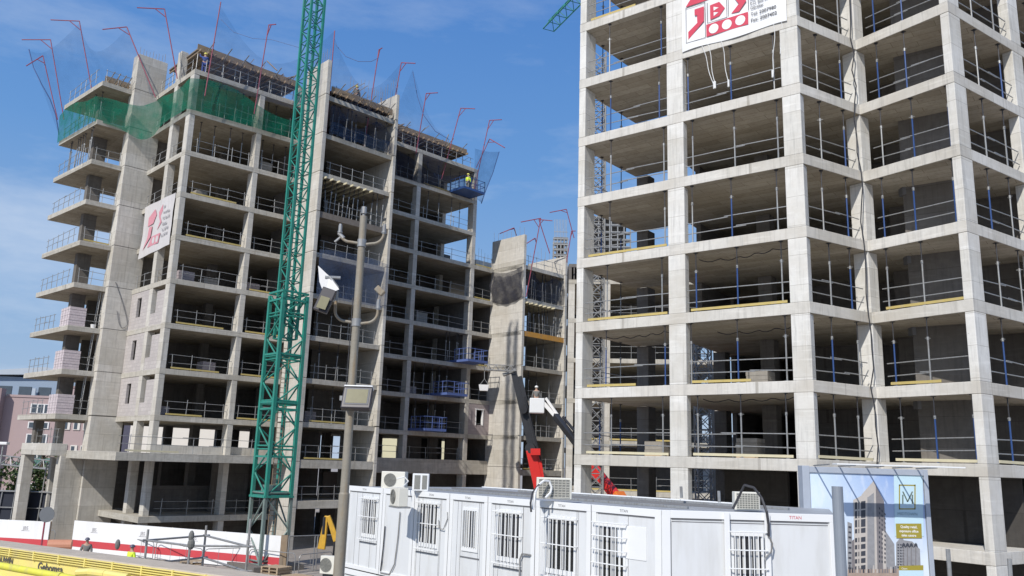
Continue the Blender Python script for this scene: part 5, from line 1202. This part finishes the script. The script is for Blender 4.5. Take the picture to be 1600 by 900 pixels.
# blue grey building
D2=150; p0=at(-40,600,D2)
bg=thing("blue_grey_building","blue-grey modern building with dark window bands and sloping roof behind the pink one","building",(p0.x,D2,0))
Qf=lambda a,b:(p0.x+a,D2+.12*a+b)
hB=at(20,588,D2).z; mesh_obj("wall",MB().box(0,17,0,12,0,hB,Qf),BLUEG,bg); mesh_obj("roof",MB().add([(*Qf(-1,-1),hB),(*Qf(18,-1),hB+.8),(*Qf(18,13),hB+.8),(*Qf(-1,13),hB),(*Qf(-1,-1),hB+.5),(*Qf(12,-1),hB+1.9),(*Qf(18,13),hB+1.2),(*Qf(-1,13),hB+.5)],[(0,3,2,1),(4,5,6,7),(0,1,5,4),(1,2,6,5),(2,3,7,6),(3,0,4,7)]),BLUEGL,bg)
mesh_obj("balcony_band",MB().box(0,17,-.6,-.004,hB-5.6,hB-4.6,Qf).box(0,17,-.6,-.004,hB-9.2,hB-8.4,Qf),BLUEGL,bg)
for k in range(5):
    for z in (hB-3.9,hB-7.6): mesh_obj("window",MB().box(1+k*3.3,3.1+k*3.3,-.1,-.004,z,z+2.2,Qf),DGL,bg)
mesh_obj("balcony_band",MB().box(10.2,10.8,-.8,-.61,hB-12,hB-2,Qf),BLUEGL,bg)
# cream and white low buildings seen through openings
def simple_house(px0,px1,D,ztop,mat,label,name="low_building"):
    a=at(px0,700,D);b=at(px1,700,D); t=thing(name,label,"building",(a.x,D,0))
    mesh_obj("wall",MB().box(a.x,b.x,D,D+12,0,ztop),mat,t); mesh_obj("roof",MB().box(a.x-.2,b.x+.2,D-.2,D+12.2,ztop,ztop+.3),OFFW,t)
    for k in range(0): mesh_obj("window",MB().box(a.x+1.5+k*4,a.x+2.9+k*4,D-.06,D-.002,2,4),DGL,t)
    return t
simple_house(565,740,112,10.5,CREAM,"low cream building glimpsed through the ground-level openings of left block"); simple_house(200,400,100,10.2,OFFW,"low off-white building glimpsed under the podium of the left block")
simple_house(1090,1200,75,9,CREAM if 0 else OFFW,"low pale building glimpsed deep inside the right tower's lower floor")
# black fence, canopy, lattice at left
a=atz(-30,852,0);b=at(135,770,66); 
fz=at(40,768,66).z
a=at(-40,770,66);b=at(128,772,66); BF=thing("shade_fence","tall dark shade-net fence held by scaffold tubes behind the left hoarding","fence",(a.x,66,0))
mesh_obj("net",MB().box(a.x,b.x,66,66.05,0.05,fz),FBLK,BF); m=MB()
for k in range(9): x=a.x+(b.x-a.x)*k/8; m.bar((x,65.9,.004),(x+.15,65.9,fz+2.2 if k%2 else fz+.2),.05)
m.bar((a.x,65.85,fz),(b.x,65.85,fz),.06); m.bar((a.x,65.85,2),(b.x,65.85,2),.04); mesh_obj("scaffold_tubes",m,GALV,BF)
a=at(-30,722,70);b=at(125,738,70); tag(mesh_obj("lattice_gantry",lattice(MB(),a,b,.8,.9,.06,.04),GALV),"long grey lattice truss lying behind the leftmost concrete column","lattice truss")
a=at(30,715,80);b=at(130,722,80); CN=thing("green_canopy","low green canopy roof beside the palms at left","canopy",(a.x,80,0)); mesh_obj("roof",MB().hexa([(a.x,79,a.z-.9),(b.x,79,a.z-.9),(b.x,83,a.z-.5),(a.x,83,a.z-.5),(a.x,79,a.z-.5),(b.x,79,a.z-.5),(b.x,83,a.z),(a.x,83,a.z)]),CANG,CN)
m=MB(); [m.bar((a.x+(b.x-a.x)*k/3,81,0),(a.x+(b.x-a.x)*k/3,81,a.z-.6),.1) for k in range(4)]; mesh_obj("posts",m,GALV,CN)
def shrub(c,r,h,label,mat=LEAF,n=900):
    t=thing("shrub",label,"shrub",(c.x,c.y,0)); m=MB()
    for i in range(n):
        th=random.uniform(0,6.28); ph=math.acos(random.uniform(-1,1)); rr=random.uniform(.55,1)*(1+.25*math.sin(th*3)); p=Vector((c.x+r*rr*math.cos(th)*math.sin(ph),c.y+r*.6*rr*math.sin(th)*math.sin(ph),h*.55+h*.5*rr*math.cos(ph)))
        a=Vector((random.uniform(-1,1),random.uniform(-1,1),random.uniform(-1,1))).normalized()*.22; b=Vector((random.uniform(-1,1),random.uniform(-1,1),random.uniform(-1,1))).normalized()*.14
        m.add([p-a,p+b,p+a,p-b],[(0,1,2,3)])
    mesh_obj("crown",m,mat,t); mesh_obj("trunk",MB().bar((c.x,c.y,0),(c.x,c.y,h*.6),.12),TRUNK,t)
shrub(at(18,752,72),3.0,5.2,"dense green shrub above the dark fence at the far left"); shrub(at(55,752,73),2.4,5.0,"dense green shrub above the dark fence near the leftmost column"); shrub(at(100,756,73),1.8,4.8,"green shrub between the leftmost column and big pier")
def palm(c,h,label,n=22,L_=2.6):
    t=thing("palm_tree",label,"palm tree",(c.x,c.y,0)); mesh_obj("trunk",MB().bar((c.x,c.y,0),(c.x+.2,c.y,h),.22,8,.15),TRUNK,t); m=MB()
    for i in range(n):
        th=i*2.4; up=random.uniform(.1,1.1); d=Vector((math.cos(th),math.sin(th),0)); prev=Vector((c.x+.2,c.y,h))
        for k in range(7):
            f=(k+1)/7; p=Vector((c.x+.2,c.y,h))+d*L_*f+UZ*(L_*up*f-L_*1.3*f*f)
            m.bar(prev,p,.02,4); sd=d.cross(UZ)*.42*(1-f*.6)
            for q in (0,.5): 
                r_=prev+(p-prev)*q; m.add([r_,r_+sd+UZ*-.25,r_+sd*.9+d*.12-UZ*.22],[(0,1,2)]); m.add([r_,r_-sd+UZ*-.25,r_-sd*.9+d*.12-UZ*.22],[(0,1,2)])
            prev=p
    mesh_obj("crown",m,FROND,t)
palm(at(66,705,78),at(66,705,78).z,"palm tree with drooping fronds left of the leftmost concrete column"); palm(at(104,716,76),at(104,716,76).z,"palm tree with drooping fronds seen between leftmost column and pier")
sl=at(5,695,60); SL2=thing("small_street_lamp","slim distant street lamp with pale head at the far left edge","street lamp",(sl.x,60,0)); mesh_obj("pole",MB().bar((sl.x,60,0),(sl.x,60,sl.z),.06),GALV,SL2); mesh_obj("lamp_head",MB().box(sl.x-.5,sl.x+.35,59.8,60.2,sl.z,sl.z+.2),WHT,SL2,bevel=.05)
# rear frame building seen through / between
def rear_frame(px0,px1,D,zs,label,depth=14,cols=5,mat=CON,cm=CONL,name="concrete_frame_building",rot=0.,par=True):
    a=at(px0,600,D);b=at(px1,600,D); w=b.x-a.x; t=thing(name,label,"building under construction",(a.x,D,0)); fr=lambda x,y:(a.x+x-y*math.sin(rot)+0*x,D+x*math.sin(rot)+y)
    for z in zs: 
        mesh_obj("slab",MB().box(0,w,0,depth,z-.35,z,fr),mat,t)
    zt_=[0]+list(zs)
    for k in range(cols):
        m=MB(); x=w*k/(cols-1)-(.5*k/(cols-1))
        for z0,z1 in zip(zt_[:-1],zt_[1:]): m.box(x,x+.5,.02,.6,z0,z1-.351,fr)
        mesh_obj("column",m,cm,t)
    m=MB(); 
    for z0,z1 in zip(zt_[:-1],zt_[1:]): m.box(.6,w-.6,depth*.6,depth*.6+.2,z0,z1-.351,fr)
    mesh_obj("dark_inner_wall",m,COND,t)
    return t,fr,w
t,fr,w=rear_frame(886,1120,66,[4.6,8.4,11.6,14.8,18.0,21.2],"rear unfinished concrete frame building seen through the left bay of right tower",rot=-.12)
for i,z in enumerate((4.6,8.4,11.6,14.8,18,21.2)):
    rail_bay(fr(.6,-.0+.15),fr(w-.6,.15),z,f"thin guardrail on the {['lowest','second','third','fourth','fifth','top'][i]} slab of the rear building behind right tower","guardrails on the rear building",(YELB,.8) if i in(0,1,2) else None,sp=2.2)
def scaff_tower(px0,px1,pyt,pyb,D,label,nz,nx):
    a=at(px0,pyb,D);b=at(px1,pyt,D); t=thing("scaffolded_core",label,"scaffolded core",(a.x,D,a.z*0)); w=b.x-a.x
    mesh_obj("core",MB().box(a.x+.4,b.x-.4,D+.8,D+w,0,b.z-.8),COND,t); m=MB(); z0=max(0,a.z-8)
    for k in range(nx+1):
        x=a.x+w*k/nx; m.bar((x,D,0),(x,D,b.z),.09,4); m.bar((x,D+w,0),(x,D+w,b.z),.09,4)
    mesh_obj("standards",m,GALV,t); m=MB()
    for k in range(nz+1):
        z=z0+(b.z-z0)*k/nz; m.box(a.x-.1,b.x+.1,D-.1,D+.6,z-.14,z+.1); m.bar((a.x,D-.12,z+.9),(b.x,D-.12,z+.9),.05,4)
    mesh_obj("platforms",m,STEEL,t)
    m=MB()
    for k in range(9): x=a.x+w*(k+.5)/9; m.bar((x,D+1,b.z-1),(x,D+1,b.z+3),.04,4)
    mesh_obj("starter_bars",m,STEEL,t)
scaff_tower(865,887,373,405,110,"scaffolded concrete core with starter bars behind the far bay",14,4)
scaff_tower(925,985,330,385,95,"broad scaffolded building core seen through the right tower's left bay",14,6)
t,fr,w=rear_frame(886,903,86,[5,8.2,11.4,14.6,17.8,21,24.2,27.4],"dark narrow unfinished building in the gap left of the right tower",cols=3,mat=COND,cm=COND)
RS=at(888,712,84); 
# ================================================================== GROUND / WORLD
tag(mesh_obj("ground",MB().add([(-1200,-200,0),(1200,-200,0),(1200,2500,0),(-1200,2500,0)],[(0,1,2,3)]),GROUND),None,None,None,"structure")
SUN=Vector((-.47*math.cos(R(42)),-.883*math.cos(R(42)),math.sin(R(42)))).normalized()
sd=bpy.data.lights.new("sun",'SUN'); sd.energy=4.2; sd.angle=R(.55); sd.color=(1,.955,.89); so=bpy.data.objects.new("sun",sd); COL.objects.link(so); so.rotation_euler=(-SUN).to_track_quat('-Z','Y').to_euler(); so.location=(0,0,60)
wd=bpy.data.worlds.new("World"); scene.world=wd; wd.use_nodes=True; nt=wd.node_tree; nt.nodes.clear()
out=nt.nodes.new('ShaderNodeOutputWorld'); bgn=nt.nodes.new('ShaderNodeBackground'); sky=nt.nodes.new('ShaderNodeTexSky'); sky.sky_type='NISHITA'; sky.sun_disc=False
sky.sun_elevation=R(42); sky.sun_rotation=math.atan2(SUN.x,SUN.y); sky.air_density=1.6; sky.dust_density=.4; sky.ozone_density=3.0; sky.altitude=10
tc=nt.nodes.new('ShaderNodeTexCoord'); 
cl=noise(nt,scalev(nt,tc.outputs['Generated'],(1.6,1.6,6.0)),1.7,8,.62); cr=ramp(nt,cl,[(.42,0),(.74,.85)])
sp=nt.nodes.new('ShaderNodeSeparateXYZ'); nt.links.new(tc.outputs['Generated'],sp.inputs[0]); zr=ramp(nt,sp.outputs[2],[(.0,.95),(.6,.3)])
mm=nt.nodes.new('ShaderNodeMath'); mm.operation='MULTIPLY'; nt.links.new(cr,mm.inputs[0]); nt.links.new(zr,mm.inputs[1])
gr=nt.nodes.new('ShaderNodeValToRGB'); nt.links.new(sp.outputs[2],gr.inputs[0]); el=gr.color_ramp.elements
while len(el)<5: el.new(.5)
for e_0,(p_,c_) in zip(el,((0,(3.5,4.7,6.5)),(.16,(2.4,4.0,6.6)),(.34,(1.2,2.9,6.2)),(.52,(.72,2.15,5.6)),(1,(.4,1.3,4.0)))): e_0.position=p_; e_0.color=(*c_,1)
base=mixc(nt,sky.outputs[0],gr.outputs[0],.9)
c=mixc(nt,base,(6.2,7.0,8.2),mm.outputs[0]); nt.links.new(c,bgn.inputs[0]); bgn.inputs[1].default_value=.11; nt.links.new(bgn.outputs[0],out.inputs[0])
scene.view_settings.view_transform='Standard'; scene.view_settings.look='None'; scene.view_settings.exposure=0; scene.view_settings.gamma=1
scene.cycles.max_bounces=6; scene.cycles.diffuse_bounces=3; scene.cycles.transparent_max_bounces=16
scene.cycles.use_denoising=True
